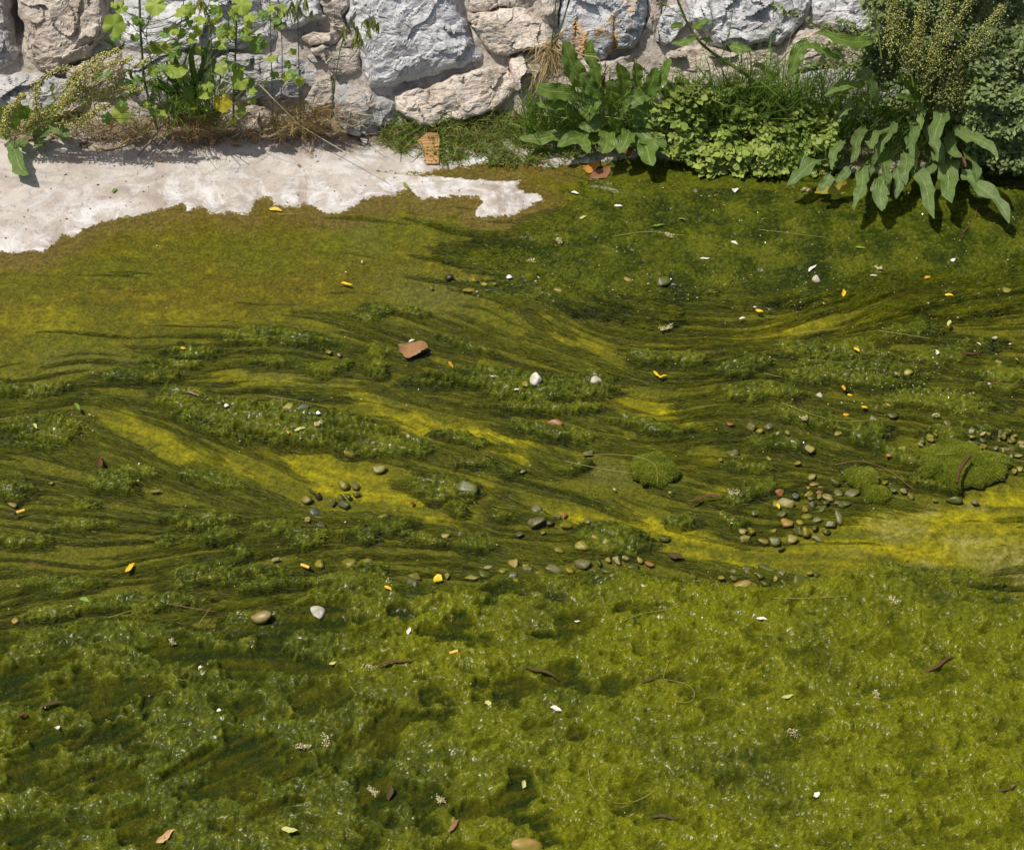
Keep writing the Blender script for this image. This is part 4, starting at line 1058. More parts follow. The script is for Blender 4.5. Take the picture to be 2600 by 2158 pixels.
# sprigs of the same weed over the wall
sp = plant('pellitory_sprig', 2230, 300, 'thin reddish sprigs of tiny leaves reaching left over the grey block', 'weed')
sg = [curve_px([(2260, 150, BANK - .1), (2150, 90, BANK - .09), (2060, 58, BANK - .08), (1962, 12, BANK - .07)], 16), curve_px([(2230, 170, BANK - .1), (2140, 125, BANK - .1), (2040, 108, BANK - .09)], 12),
      curve_px([(2250, 130, BANK - .1), (2180, 80, BANK - .1), (2120, 50, BANK - .1)], 10), curve_px([(2240, 200, BANK - .12), (2160, 170, BANK - .12), (2060, 165, BANK - .1)], 12),
      curve_px([(2260, 330, BANK - .16), (2200, 290, BANK - .17), (2120, 300, BANK - .16)], 12), curve_px([(2330, 290, BANK - .18), (2260, 255, BANK - .18), (2190, 270, BANK - .18)], 12),
      curve_px([(2260, 170, BANK - .12), (2190, 130, BANK - .14), (2170, 60, BANK - .12)], 12)]
put('stem', tubes('stem', [(c, .0016, .0007) for c in sg], M_TINT, 4, [(.16, .09, .05)] * len(sg)), sp)
P_ = np.vstack([panicle(c, 130, .008, r) for c in sg]); n = len(P_)
D_ = r.normal(0, 1, (n, 3)); D_ /= np.linalg.norm(D_, axis=1)[:, None]; ln_ = r.uniform(.007, .018, n)[:, None]
put('foliage', leaflets('foliage', P_, D_ * ln_, ln_ * .28, col_mix((.11, .16, .05), (.22, .26, .09), n, r, .25), M_TINT), sp, stuff=True)

# ---------------- round-leaved cress mat
r = np.random.default_rng(41)
cr = plant('cress_patch', 1900, 390, 'low bright yellow green patch of small round leaves between the two docks', 'ground cover')
CRP = [(1650, 280), (1700, 235), (1780, 215), (1900, 235), (2020, 245), (2080, 285), (2120, 330), (2140, 400), (2110, 445), (2010, 440), (1930, 450), (1850, 440), (1790, 445), (1760, 420), (1700, 385), (1680, 330)]
qx = r.uniform(1640, 2160, 14000); qy = r.uniform(150, 455, 14000)
sdv = poly_sd(CRP, qx.astype(np.float32), qy.astype(np.float32)) + 55 * fbm(qx / 60, qy / 50, 3, 7)
sdv = np.where(fbm(qx / 38, qy / 30, 3, 8) > .28, -1, sdv)
kp = sdv > 0; qx, qy = qx[kp][:3700], qy[kp][:3700]
lump = fbm(qx / 55, qy / 55, 3, 9)
y_sh = at(1900, 450, .01)[1]
P_ = np.array([up_at(a, b, BANK - .05 - (BANK - .05 - y_sh) * np.clip((b - 195) / 255, 0, 1) ** .8 + (1 - c ** .5) * .05) for a, b, c in zip(qx, qy, r.random(len(qx)))])
big_l = fbm(qx / 120, qy / 90, 3, 19)
P_ += np.array([0, -.05, .07]) * np.clip(big_l + .5 * lump, -1, 1)[:, None] * .8
P_[:, 2] = np.maximum(P_[:, 2], .012)
n = len(P_)
D_ = np.stack([r.normal(0, 1, n), r.normal(0, 1, n) - .2, r.normal(.0, .35, n)], -1); D_ /= np.linalg.norm(D_, axis=1)[:, None]
ln_ = (.008 + .022 * r.random(n) ** 2)[:, None]
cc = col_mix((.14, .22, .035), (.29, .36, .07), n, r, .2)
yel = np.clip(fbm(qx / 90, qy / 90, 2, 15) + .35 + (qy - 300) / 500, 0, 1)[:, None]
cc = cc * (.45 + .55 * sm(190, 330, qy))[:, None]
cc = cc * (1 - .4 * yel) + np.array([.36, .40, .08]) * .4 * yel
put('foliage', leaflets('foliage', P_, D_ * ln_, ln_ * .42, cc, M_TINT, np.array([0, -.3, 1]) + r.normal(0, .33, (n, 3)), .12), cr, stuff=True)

# ---------------- tall green grass among the docks
def grass_blades(name, roots_px, n, hmin, hmax, ca, cb, seed, wid=(.0010, .0022), lean=.35, zoff=0.0, toward=(-.0, -.25), mat=None, mass=True):
    r = np.random.default_rng(seed)
    x0, x1, y0, y1 = roots_px
    px = r.uniform(x0, x1, n); py = r.uniform(y0, y1, n)
    P = np.array([env(a, b, zoff) for a, b in zip(px, py)])
    h = r.uniform(hmin, hmax, n)
    D = np.stack([r.normal(toward[0], lean, n) * h, r.normal(toward[1], lean, n) * h, h], -1)
    return slivers(name, P, D, r.uniform(wid[0], wid[1], n), col_mix(ca, cb, n, r, .25), mat or M_TINT)

for k, (rc, n, h0, h1, lb) in enumerate([((1850, 2030, 250, 340), 240, .10, .34, 'tall thin green grass blades rising from the cress patch'),
                                          ((2240, 2620, 270, 420), 620, .06, .17, 'grass and fine stems tangled under the leafy bush at the right'),
                                          ((2120, 2260, 270, 370), 240, .06, .18, 'tuft of green grass under the tall seeding dock'),
                                          ((1500, 1660, 250, 340), 130, .08, .20, 'sparse grass blades standing between the rosette leaves'),
                                          ((440, 560, 280, 330), 260, .10, .30, 'green grass blades rising behind the tall mallow'),
                                          ((2140, 2300, 110, 220), 130, .06, .16, 'thin blades sprouting above the tall seeding dock'),
                                          ((1690, 2160, 230, 330), 800, .07, .20, 'upright green blades growing all through the cress patch'),
                                          ((1680, 1860, 290, 380), 380, .05, .15, 'green grass mixed into the left of the cress patch'),
                                          ((1940, 2140, 330, 430), 360, .05, .13, 'green grass mixed into the right of the cress patch'),
                                          ((1330, 1500, 270, 350), 300, .06, .17, 'fine grass blades beside the rosette, under the hanging dry tuft')]):
    g = plant('grass_tuft', (rc[0] + rc[1]) / 2, rc[3], lb, 'grass tuft', 'grass tufts on the bank')
    put('blade', grass_blades('blade', rc, n, h0, h1, (.11, .20, .035), (.24, .34, .065), 70 + k), g, stuff=True)

# ---------------- turf at the foot of the wall
def turf(name, label, poly, n, seed, hmin, hmax, dry, cat='grass'):
    r = np.random.default_rng(seed)
    pl = np.array(poly); x0, y0 = pl.min(0); x1, y1 = pl.max(0)
    px = r.uniform(x0, x1, n * 4); py = r.uniform(y0, y1, n * 4)
    s = poly_sd(poly, px.astype(np.float32), py.astype(np.float32)) + 16 * fbm(px / 30, py / 30, 2, seed)
    k = np.nonzero((s > 0) & (r.random(len(px)) < .45 + .8 * fbm(px / 45, py / 30, 2, seed + 1)))[0][:n]
    px, py = px[k], py[k]; n = len(k)
    P = np.array([at(a, b, .01) for a, b in zip(px, py)])
    P[:, 1] = np.minimum(P[:, 1], BANK + .05)
    P[:, 2] = [ground_z(a, b) for a, b in P[:, :2]]
    h = r.uniform(hmin, hmax, n) * (.6 + .8 * sm(poly[0][1] + 60, 300, py))
    D = np.stack([r.normal(0, .55, n) * h, r.normal(-.2, .5, n) * h, h * r.uniform(.25, 1, n)], -1)
    isdry = (r.random((n, 1)) < dry + .1)
    c = np.where(isdry, col_mix((.22, .15, .06), (.36, .28, .14), n, r), col_mix((.12, .20, .035), (.26, .35, .065), n, r))
    o = obj(name, slivers(name, P, D, r.uniform(.0009, .0020, n), c, M_TINT))
    return tag(o, label, cat, kind='stuff')

turf('grass', 'short matted green grass along the foot of the wall beside the cardboard', [(955, 345), (1060, 318), (1200, 300), (1330, 290), (1480, 300), (1500, 395), (1420, 415), (1250, 412), (1180, 420), (1120, 410), (1060, 395), (980, 378)], 7800, 81, .025, .075, .20)
turf('grass', 'taller tangle of green blades behind the cress and docks', [(1480, 250), (2620, 250), (2620, 330), (1480, 330)], 5200, 87, .06, .16, .06)
turf('grass', 'short dark grass and moss between the docks at the water edge', [(1480, 300), (1700, 300), (2000, 330), (2300, 330), (2620, 330), (2620, 430), (2300, 440), (2100, 438), (1800, 432), (1650, 405), (1500, 405)], 4500, 83, .015, .055, .12)
turf('grass', 'thin scattered green grass at the base of the left weeds', [(0, 300), (150, 300), (420, 310), (700, 300), (960, 320), (960, 350), (700, 352), (400, 372), (150, 368), (0, 365)], 1500, 85, .02, .06, .45)

# ---------------- dry grass hanging from the wall
r = np.random.default_rng(51)
hg = plant('dry_grass_tuft', 1410, 230, 'dry straw coloured grass tuft hanging on the wall left of the orange stained block', 'dry grass', 'dry grass')
n = 260
root = up_at(1405, 118, BANK - .04)
P_ = root + r.normal(0, .010, (n, 3))
tipx = r.normal(1405, 45, n); tipy = r.uniform(135, 285, n)
D_ = np.array([up_at(a, b, BANK - .05 - .07 * c) for a, b, c in zip(tipx, tipy, r.random(n))]) - P_
put('blade', slivers('blade', P_, D_, r.uniform(.0006, .0014, n), col_mix((.34, .24, .10), (.52, .42, .24), n, r), M_DRYT), hg, stuff=True)
gs = [curve_px([(1400, 118, BANK - .05), (1406, 60, BANK - .06), (1416, -40, BANK - .07)], 10), curve_px([(1404, 118, BANK - .05), (1428, 55, BANK - .06), (1462, -40, BANK - .08)], 10),
      curve_px([(1408, 112, BANK - .05), (1432, 50, BANK - .07), (1452, -40, BANK - .07)], 10)]
put('stalk', tubes('stalk', [(c, .0026, .0018) for c in gs], M_TINT, 5, [(.17, .20, .10)] * 3), hg)
ds = [curve_px([(1404, 112, BANK - .05), (1450, 60, BANK - .12), (1495, 46, BANK - .16)], 10), curve_px([(1410, 108, BANK - .05), (1480, 140, BANK - .12), (1520, 150, BANK - .17), (1532, 200, BANK - .18)], 14),
      curve_px([(1404, 95, BANK - .05), (1470, 65, BANK - .1), (1540, 85, BANK - .12)], 10)]
put('straw', tubes('straw', [(c, .0017, .0008) for c in ds], M_DRYT, 4, [(.46, .36, .18)] * 3), hg)

# ---------------- left dock with hanging seed heads
r = np.random.default_rng(61)
ld = plant('seeding_dock', 60, 345, 'dock with arching olive seed heads at the left edge of the ledge', 'dock plant')
b0 = (60, 338, BANK - .14)
HEAD = [[(100, 300), (178, 212), (205, 180), (245, 152), (302, 126)], [(100, 300), (190, 240), (232, 198), (275, 168), (332, 150)], [(110, 298), (165, 262), (250, 215), (315, 186), (376, 153)],
        [(110, 300), (190, 255), (245, 240), (305, 224), (366, 228)], [(70, 328), (92, 285), (90, 240), (112, 196), (178, 172)], [(8, 345), (18, 300), (34, 268), (62, 240)],
        [(90, 318), (190, 310), (235, 288), (275, 266)], [(100, 305), (150, 272), (180, 235), (215, 190), (262, 160)], [(105, 305), (170, 290), (230, 258), (290, 250), (330, 246)], [(60, 335), (80, 318), (100, 300), (108, 285)]]
cs = []
for k, hd in enumerate(HEAD):
    dd = BANK - .14 - .05 * r.random()
    cs.append((curve_px([(60, 338, BANK - .13)] + [(a, b, dd - .012 * j) for j, (a, b) in enumerate(hd)], 20), .0030, .0010))
put('stem', tubes('stem', cs, M_TINT, 5, [(.26, .24, .06)] * len(cs)), ld)
hp = np.vstack([panicle(c[0][6:], 420, .0105, r) for c in cs])
put('seed_heads', bits('seed_heads', hp, r.uniform(.0036, .0062, len(hp)), np.where(r.random((len(hp), 1)) < .25, col_mix((.48, .36, .12), (.58, .45, .18), len(hp), r), col_mix((.50, .52, .14), (.66, .64, .24), len(hp), r)), M_TINT), ld, stuff=True)
for k, (b1, t1, w, mt) in enumerate([((84, 305), (34, 262), 40, M_DOCK), ((50, 335), (-10, 268), 44, M_DOCKB), ((142, 262), (138, 212), 17, M_DOCK), ((104, 300), (160, 268), 36, M_DOCK), ((132, 304), (172, 358), 36, M_DOCKB),
                                     ((60, 340), (100, 290), 34, M_DOCK), ((30, 345), (-20, 330), 40, M_DOCKB), ((80, 345), (130, 330), 36, M_DOCKB), ((160, 226), (184, 244), 12, M_DOCK), ((60, 350), (60, 378), 30, M_DOCKB), ((95, 345), (108, 372), 30, M_DOCKB)]):
    dock_leaf(ld, b1, t1, w, mt, 700 + k, .2, .02, .05, prof_broad, None, .25)
dock_leaf(ld, (18, 362), (72, 444), 44, M_DOCKB, 720, .12, .03, .05, prof_broad, 'single leaf hanging over the dry concrete', .25)

# ---------------- mallows
def mallow_mesh(name, c, rad, nvec, spin, mat, seed):
    r = np.random.default_rng(seed)
    nvec = nrm(nvec); a = nrm(np.cross(nvec, [0, .3, 1])); b = np.cross(nvec, a)
    NT, NRr = 36, 4
    th = np.linspace(0, 2 * math.pi, NT, endpoint=False)
    lob = .80 + .20 * np.abs(np.cos(2.5 * th + .0)) ** .7
    notch = 1 - .75 * np.exp(-((th - math.pi) / .16) ** 2)
    tooth = 1 + .05 * np.sin(th * 18 + r.uniform(0, 6))
    ro = rad * lob * notch * tooth
    rr = np.linspace(.08, 1, NRr)
    rad2 = rr[:, None] * ro[None, :]
    z = rad * (.10 * rr[:, None] ** 2 * np.cos(5 * th[None, :]) + .16 * rr[:, None] ** 2 * np.sin(th[None, :] * 2 + r.uniform(0, 6)) - .12 * rr[:, None] ** 2)
    ang = th + spin
    P = np.cos(ang)[None, :, None] * a * rad2[..., None] + np.sin(ang)[None, :, None] * b * rad2[..., None] + z[..., None] * nvec
    i = np.arange(NT * NRr).reshape(NRr, NT); j = np.roll(i, -1, 1)
    f = np.stack([i[:-1], i[1:], j[1:], j[:-1]], -1).reshape(-1, 4)
    V = np.vstack([P.reshape(-1, 3), [[0, 0, 0]]]); c0 = len(V) - 1
    cap = np.stack([np.full(NT, c0), i[0], j[0], j[0]], -1)
    me = bpy.data.meshes.new(name)
    me.from_pydata(V.tolist(), [], [tuple(map(int, q)) for q in f] + [(c0, int(q[1]), int(q[2])) for q in cap])
    me.polygons.foreach_set('use_smooth', np.ones(len(me.polygons), bool)); me.materials.append(mat)
    return me

def mallow(label, base, leaves, stems, seed, trunk):
    r = np.random.default_rng(seed)
    e = plant('mallow_plant', base[0], base[1], label, 'mallow plant')
    cs = [(curve_px(s, 14), w0, w1) for s, w0, w1 in stems]
    extra = []
    for k in range(len(leaves)):
        x, y, rp, mt = leaves[k]
        if mt == M_MALLOWY: continue
        for _ in range(1):
            extra.append((x + r.normal(0, 30), min(max(y + r.normal(8, 26), -20), 300), r.uniform(8, 17), M_MALLOWD if r.random() < .55 else M_MALLOW))
    for k, (x, y, rp, mt) in enumerate(list(leaves) + extra):
        p = up_at(x, y, BANK - .10 - .07 * r.random())
        if p[2] < .03: p = at(x, y, .05)
        put('leaf', mallow_mesh('leaf', p, rp * MPP * 1.12, FACE + r.normal(0, .38, 3), r.uniform(0, 6.28), mt, seed * 50 + k), e, p, label='yellow leaf' if mt == M_MALLOWY else None)
        q = trunk(y)                                                # leaf stalk back to the main stem
        s0 = up_at(q[0], q[1], BANK - .085)
        cs.append((bez(s0, (s0 + p) / 2 + np.array([0, -.01, -.012]), p, np.linspace(0, 1, 7)), .0014, .0009))
    put('stem', tubes('stem', cs, M_TINT, 5, [(.17, .20, .06)] * len(cs)), e)
    return e

LM, DM, YM = M_MALLOW, M_MALLOWD, M_MALLOWY
mallow('tall mallow with bright round lobed leaves beside the olive seed heads', (420, 330),
       [(290, 65, 30, LM), (395, 12, 29, LM), (308, 20, 17, LM), (340, 50, 15, DM), (420, 82, 17, DM), (442, 76, 15, LM), (390, 118, 17, LM), (425, 120, 17, LM), (450, 176, 31, LM), (387, 181, 17, LM), (412, 172, 12, DM),
        (400, 218, 19, LM), (310, 242, 13, DM), (308, 288, 26, LM), (416, 285, 19, LM), (475, 270, 9, LM), (492, 274, 10, LM), (487, 98, 16, LM), (500, 78, 15, LM), (480, 232, 18, DM), (520, 238, 20, LM), (276, 190, 12, DM), (356, 60, 13, DM),
        (350, 205, 16, DM), (372, 262, 15, DM), (455, 30, 18, LM), (480, 55, 15, DM), (435, 145, 14, DM), (335, 232, 13, DM)],
       [([(400, 330, BANK - .08), (368, 212, BANK - .09), (362, 150, BANK - .09), (357, 80, BANK - .09), (353, -40, BANK - .09)], .0048, .0034), ([(430, 320, BANK - .08), (425, 210, BANK - .09), (455, 90, BANK - .1), (470, -30, BANK - .1)], .0026, .0016),
        ([(420, 320, BANK - .08), (385, 160, BANK - .1), (372, 80, BANK - .1), (392, 10, BANK - .1)], .002, .0013), ([(440, 315, BANK - .08), (470, 160, BANK - .09), (510, 20, BANK - .09), (512, -30, BANK - .09)], .002, .0013)], 91, lambda y: (372 if y < 200 else 410, min(y + 35, 290)))
mallow('smaller mallow with one yellow leaf at the foot of the dark slab', (592, 330),
       [(612, 12, 27, LM), (572, 85, 26, LM), (626, 88, 19, LM), (652, 110, 26, DM), (566, 118, 10, LM), (560, 172, 18, LM), (608, 208, 23, LM), (570, 150, 12, DM), (640, 232, 13, LM), (588, 168, 16, DM), (668, 38, 15, DM), (714, 28, 20, LM),
        (555, 30, 18, LM), (546, 52, 14, LM), (592, 305, 12, LM), (742, 188, 14, DM), (565, 262, 25, YM), (690, 20, 14, LM), (730, 165, 12, DM), (697, 190, 13, DM), (595, 50, 12, DM), (630, 60, 13, LM)],
       [([(592, 318, BANK - .08), (594, 215, BANK - .09), (598, 130, BANK - .09), (600, 30, BANK - .09), (590, -30, BANK - .09)], .0038, .0028), ([(600, 120, BANK - .09), (650, 78, BANK - .11), (705, 36, BANK - .12)], .0016, .001),
        ([(585, 110, BANK - .09), (580, 50, BANK - .1), (590, 0, BANK - .1)], .0016, .0012)], 92, lambda y: (596, min(y + 25, 300)))

# ---------------- dead stalks and dry tufts on the left
dsx = plant('dead_stalk', 240, 380, 'bent yellow brown dead stalk arching down onto the concrete', 'dead stalk', 'dead stalks')
put('stalk', tubes('stalk', [(np.array([env(a, b, o) for a, b, o in [(455, 238, .02), (425, 268, .03), (395, 300, .03), (362, 330, .03), (330, 352, .02), (300, 374, .004), (272, 382, .0), (245, 378, .0), (226, 366, .0), (212, 352, 0)]]), .0052, .0026)], M_DRYT, 6, [(.34, .24, .07)]), dsx)
for lb, pp, r0, r1, c in [('grey brown dead stalk with a mouldy dark lower end', [(440, 270, .03), (420, 308, .04), (400, 336, .03), (376, 366, .02), (350, 396, .005)], .0032, .0046, (.26, .20, .14)),
                          ('thin straight dead stalk slanting down to the concrete', [(456, 246, .03), (440, 290, .03), (418, 345, .03), (390, 390, .01), (362, 424, .0)], .0016, .0016, (.30, .22, .15))]:
    e = plant('dead_stalk', pp[-1][0], pp[-1][1], lb, 'dead stalk', 'dead stalks')
    put('stalk', tubes('stalk', [(np.array([env(*q) for q in pp]), r0, r1)], M_DRYT, 6, [c]), e)

def dry_tuft(label, box, n, seed, hmax, ca=(.24, .14, .06), cb=(.44, .32, .16)):
    r = np.random.default_rng(seed)
    e = plant('dry_grass_tuft', (box[0] + box[1]) / 2, box[3], label, 'dry grass', 'dry grass')
    px = r.normal((box[0] + box[1]) / 2, (box[1] - box[0]) / 4, n); py = r.uniform(box[2], box[3], n)
    P = np.array([env(a, b, .01 * c) for a, b, c in zip(px, py, r.random(n))])
    L_ = r.uniform(.05, hmax, n)
    an = r.normal(-1.2, 1.0, n)
    D = np.stack([np.cos(an) * L_, np.sin(an) * L_ * .7, r.normal(.02, .03, n)], -1)
    put('blade', slivers('blade', P, D, r.uniform(.0006, .0013, n), col_mix(ca, cb, n, r), M_DRYT), e, stuff=True)
dry_tuft('brown dry grass fanned out under the tall mallow', (430, 560, 290, 340), 420, 111, .15)
dry_tuft('golden brown dry grass at the foot of the wild oats', (650, 880, 275, 335), 520, 112, .15, (.30, .19, .07), (.50, .38, .17))
dry_tuft('tangled dry roots and stalks under the olive seed heads', (180, 400, 315, 365), 260, 113, .12, (.18, .12, .07), (.34, .26, .17))

# ---------------- wild oats
def spikelet(e, p, ln, c, seed):
    r = np.random.default_rng(seed)
    n = 7
    D = np.stack([r.normal(0, .16, n), r.normal(0, .16, n), -np.ones(n)], -1) * (ln * r.uniform(.7, 1.1, n))[:, None]
    me = slivers('spikelet', np.zeros((n, 3)), D, np.full(n, ln * .075), col_mix(c, tuple(x * 1.25 for x in c), n, r), M_TINT)
    put('spikelet', me, e, p)
def oat(label, stems, spikes, c, cs_, seed):
    e = plant('wild_oat', stems[0][0][0], stems[0][0][1], label, 'wild oat', 'wild oats')
    put('stem', tubes('stem', [(curve_px(s, 16), w0, w1) for s, w0, w1 in [(s, .0020, .0012) for s in stems]], M_TINT, 5, [c] * len(stems)), e)
    for k, (x, y) in enumerate(spikes): spikelet(e, up_at(x, y, BANK - .11), .045, cs_, seed + k)
oat('green wild oat with drooping spikelets in front of the largest grey block', [[(838, 322, BANK - .09), (850, 210, BANK - .1), (868, 110, BANK - .11), (892, 48, BANK - .11), (916, 34, BANK - .11)], [(866, 120, BANK - .11), (875, 95, BANK - .11), (874, 70, BANK - .11)], [(842, 300, BANK - .09), (845, 230, BANK - .12), (838, 185, BANK - .13)]],
    [(898, 56), (906, 68), (912, 84), (916, 100), (904, 88), (930, 50), (938, 60), (945, 48), (952, 52), (960, 58), (874, 68), (876, 80), (935, 75), (898, 100)], (.15, .20, .06), (.24, .26, .08), 1)
oat('tall thin bluish oat stem in front of the smaller mallow', [[(694, 325, BANK - .09), (690, 200, BANK - .1), (687, 80, BANK - .1), (684, -40, BANK - .1)], [(700, 325, BANK - .08), (715, 230, BANK - .1), (716, 120, BANK - .1), (712, 60, BANK - .1)]],
    [(700, 18), (706, 36), (712, 48), (704, 56), (696, 44)], (.16, .20, .12), (.28, .27, .10), 30)
oat('oat stem with high drooping spikelets between mallow and wild oat', [[(764, 318, BANK - .09), (760, 200, BANK - .1), (757, 90, BANK - .1), (754, -40, BANK - .1)], [(756, 20, BANK - .1), (770, -5, BANK - .1)]],
    [(742, 6), (738, 22), (756, 4), (760, 18), (776, 0), (752, 34), (792, 28)], (.13, .18, .07), (.22, .25, .09), 60)
oat('yellow green oat stems left of the smaller mallow', [[(548, 300, BANK - .09), (540, 180, BANK - .12), (532, 60, BANK - .13), (505, -30, BANK - .13)], [(530, 300, BANK - .09), (512, 160, BANK - .12), (518, 60, BANK - .12), (540, -20, BANK - .12)]],
    [(515, 5), (522, 20), (530, 40), (537, 60), (508, -2)], (.19, .22, .07), (.30, .30, .08), 80)
fst = plant('fallen_straw', 860, 400, 'long pale straw arching right and down onto the dry concrete', 'straw')
put('stalk', tubes('stalk', [(np.vstack([curve_px([(603, 178, BANK - .10), (650, 208, BANK - .13), (700, 258, BANK - .17)], 8), np.array([env(*q) for q in [(760, 318, .05), (830, 360, .045), (900, 400, .03), (950, 432, .012), (982, 455, .004)]])]), .0022, .0012)], M_DRYT, 5, [(.50, .44, .26)]), fst)
for k, (x, y) in enumerate([(768, 345), (776, 352), (784, 362), (790, 374), (794, 386), (780, 378)]):
    p = env(x, y, .03); spikelet(fst, p, .024, (.46, .40, .26), 130 + k)

# ---------------- dark narrow-leaved rosettes behind the mallow
pr_ = plant('plantain_rosette', 470, 300, 'dark green narrow leaved rosette at the foot of the tall mallow', 'plantain')
for k, (b1, t1, w) in enumerate([((470, 240), (420, 150), 14), ((475, 240), (450, 110), 16), ((480, 240), (500, 100), 16), ((485, 240), (545, 95), 18), ((480, 245), (540, 160), 16), ((470, 250), (400, 200), 16), ((470, 250), (380, 222), 14), ((485, 245), (520, 195), 15), ((465, 255), (430, 240), 14), ((490, 250), (545, 215), 14), ((475, 235), (470, 140), 16), ((460, 250), (410, 170), 14)]):
    dock_leaf(pr_, b1, t1, w, M_DARKLEAF, 740 + k, .16, .01, .05, prof_lance, None, .15)
pr2 = plant('plantain_rosette', 330, 300, 'dark green narrow leaves among the olive seed heads', 'plantain')
for k, (b1, t1, w) in enumerate([((345, 215), (290, 215), 13), ((345, 215), (300, 195), 13), ((350, 215), (330, 175), 13), ((350, 215), (378, 190), 13), ((345, 220), (310, 232), 12), ((300, 130), (245, 108), 10), ((300, 130), (262, 100), 10), ((300, 130), (320, 105), 10), ((296, 132), (240, 130), 10)]):
    dock_leaf(pr2, b1, t1, w, M_DARKLEAF, 760 + k, .16, .01, .05, prof_lance, None, .15)

# ------------------------------------------------------------------ pebbles
def pebble_material(name, c, film=None, rough=.45):
    m, nt, b = nm(name)
    P = geoco(nt)
    k = mixc(nt, ramp(nt, noise(nt, 60, 4, .6, P), [(.3, .6), (.7, 1.35)]), tuple(x * .36 for x in c), tuple(min(.8, x * .95) for x in c))
    if film: k = mixc(nt, ramp(nt, noise(nt, 34, 3, .6, P), [(.46, .9), (.66, 0.05)]), k, film)
    nt.links.new(k, b.inputs['Base Color'])
    b.inputs['Roughness'].default_value = rough
    bump(nt, b, noise(nt, 90, 4, .6, P), .4, .003)
    return m

FILM = (.14, .125, .008)
PM = {'tan': pebble_material('tan_pebble', (.30, .22, .10), FILM), 'yellow': pebble_material('yellow_filmed_pebble', (.27, .21, .012), FILM), 'grey': pebble_material('grey_pebble', (.17, .155, .11), (.11, .10, .012)),
      'slate': pebble_material('slate_pebble', (.11, .11, .10), (.07, .07, .015)), 'green': pebble_material('green_filmed_pebble', (.10, .105, .012), (.06, .07, .006)), 'rust': pebble_material('rusty_pebble', (.28, .12, .04)),
      'white': pebble_material('white_pebble', (.80, .77, .73), (.40, .36, .24), .85), 'pale': pebble_material('pale_pebble', (.36, .31, .19), (.20, .17, .02), .6), 'dark': pebble_material('dark_brown_pebble', (.035, .02, .012)),
      'orange': pebble_material('orange_tan_pebble', (.38, .21, .07), (.22, .17, .02), .5)}

def pebble_mesh(seed):
    r = np.random.default_rng(seed)
    NA, NB = 16, 11
    th = np.linspace(0, 2 * math.pi, NA, endpoint=False); ph = np.linspace(-math.pi / 2, math.pi / 2, NB)
    v = np.array([[math.cos(p) * math.cos(t), math.cos(p) * math.sin(t), math.sin(p)] for p in ph for t in th])
    h = np.ones(len(v)) * 9
    for k in range(10):
        d = nrm(r.normal(0, 1, 3)); h = np.minimum(h, r.uniform(.42, .9) / np.maximum(v @ d, .05))
    h = np.minimum(h, 1.2) * 1.2
    v = v * h[:, None]
    i = np.arange(NA * NB).reshape(NB, NA); j = np.roll(i, -1, 1)
    f = np.stack([i[:-1], j[:-1], j[1:], i[1:]], -1).reshape(-1, 4)
    me = mesh_from('pebble', v, f, PM['grey'], smooth=False)
    return me
PEB = [pebble_mesh(900 + k) for k in range(8)]
rp = np.random.default_rng(77)

def pebble(px, py, rx, ry, kind, label, group=None, name='pebble', z=None, cat='pebble'):
    g = at(px, py, 0.0)
    tz = top_z(g[0], g[1]) if z is None else z
    bedz = float(field(BED, np.float64(g[0]), np.float64(g[1])))
    if z is None: tz = min(tz, max(bedz + .012, float(field(ALG, np.float64(g[0]), np.float64(g[1])))))
    o = obj(name, PEB[int(rp.integers(8))])
    kk = .84 if group else (.8 if kind == 'white' else .95)
    sx = rx * MPP * .92 * kk; sy = ry * MPP * 1.08 * kk; sz = min(sx, sy) * .7
    o.scale = (sx, sy, sz)
    o.location = (g[0], g[1], tz + sz * (-.12 if group else (.8 if kind == 'white' else .15)))
    o.rotation_euler = (rp.normal(0, .2), rp.normal(0, .2), rp.normal(0, .3) + (math.pi if rp.random() < .5 else 0))
    o.material_slots[0].link = 'OBJECT'; o.material_slots[0].material = PM[kind]
    tag(o, label, cat, group)
    return o

KW = {'tan': 'tan', 'yellow': 'yellow filmed', 'grey': 'grey', 'slate': 'dark slate', 'green': 'green filmed', 'rust': 'rusty brown', 'white': 'white', 'pale': 'pale', 'dark': 'dark brown', 'orange': 'orange tan'}
ORD = ['leftmost', 'second', 'third', 'fourth', 'fifth', 'sixth', 'seventh', 'eighth', 'ninth', 'tenth', 'eleventh', 'twelfth', 'thirteenth', 'fourteenth', 'fifteenth', 'sixteenth', 'seventeenth', 'eighteenth']
def cluster(where, items):
    alike = {}
    for it in sorted(items): alike.setdefault(it[4], []).append(it)
    for k, its in alike.items():
        for n_, (px, py, rx, ry, _) in enumerate(its):
            if len(its) == 1: lb = '%s pebble %s' % (KW[k], where)
            elif n_ == 0: lb = 'leftmost %s pebble %s' % (KW[k], where)
            elif n_ == len(its) - 1: lb = 'rightmost %s pebble %s' % (KW[k], where)
            else: lb = '%s %s pebble from the left, %s' % (ORD[n_], KW[k], where)
            pebble(px, py, rx, ry, k, lb, 'pebbles ' + where)

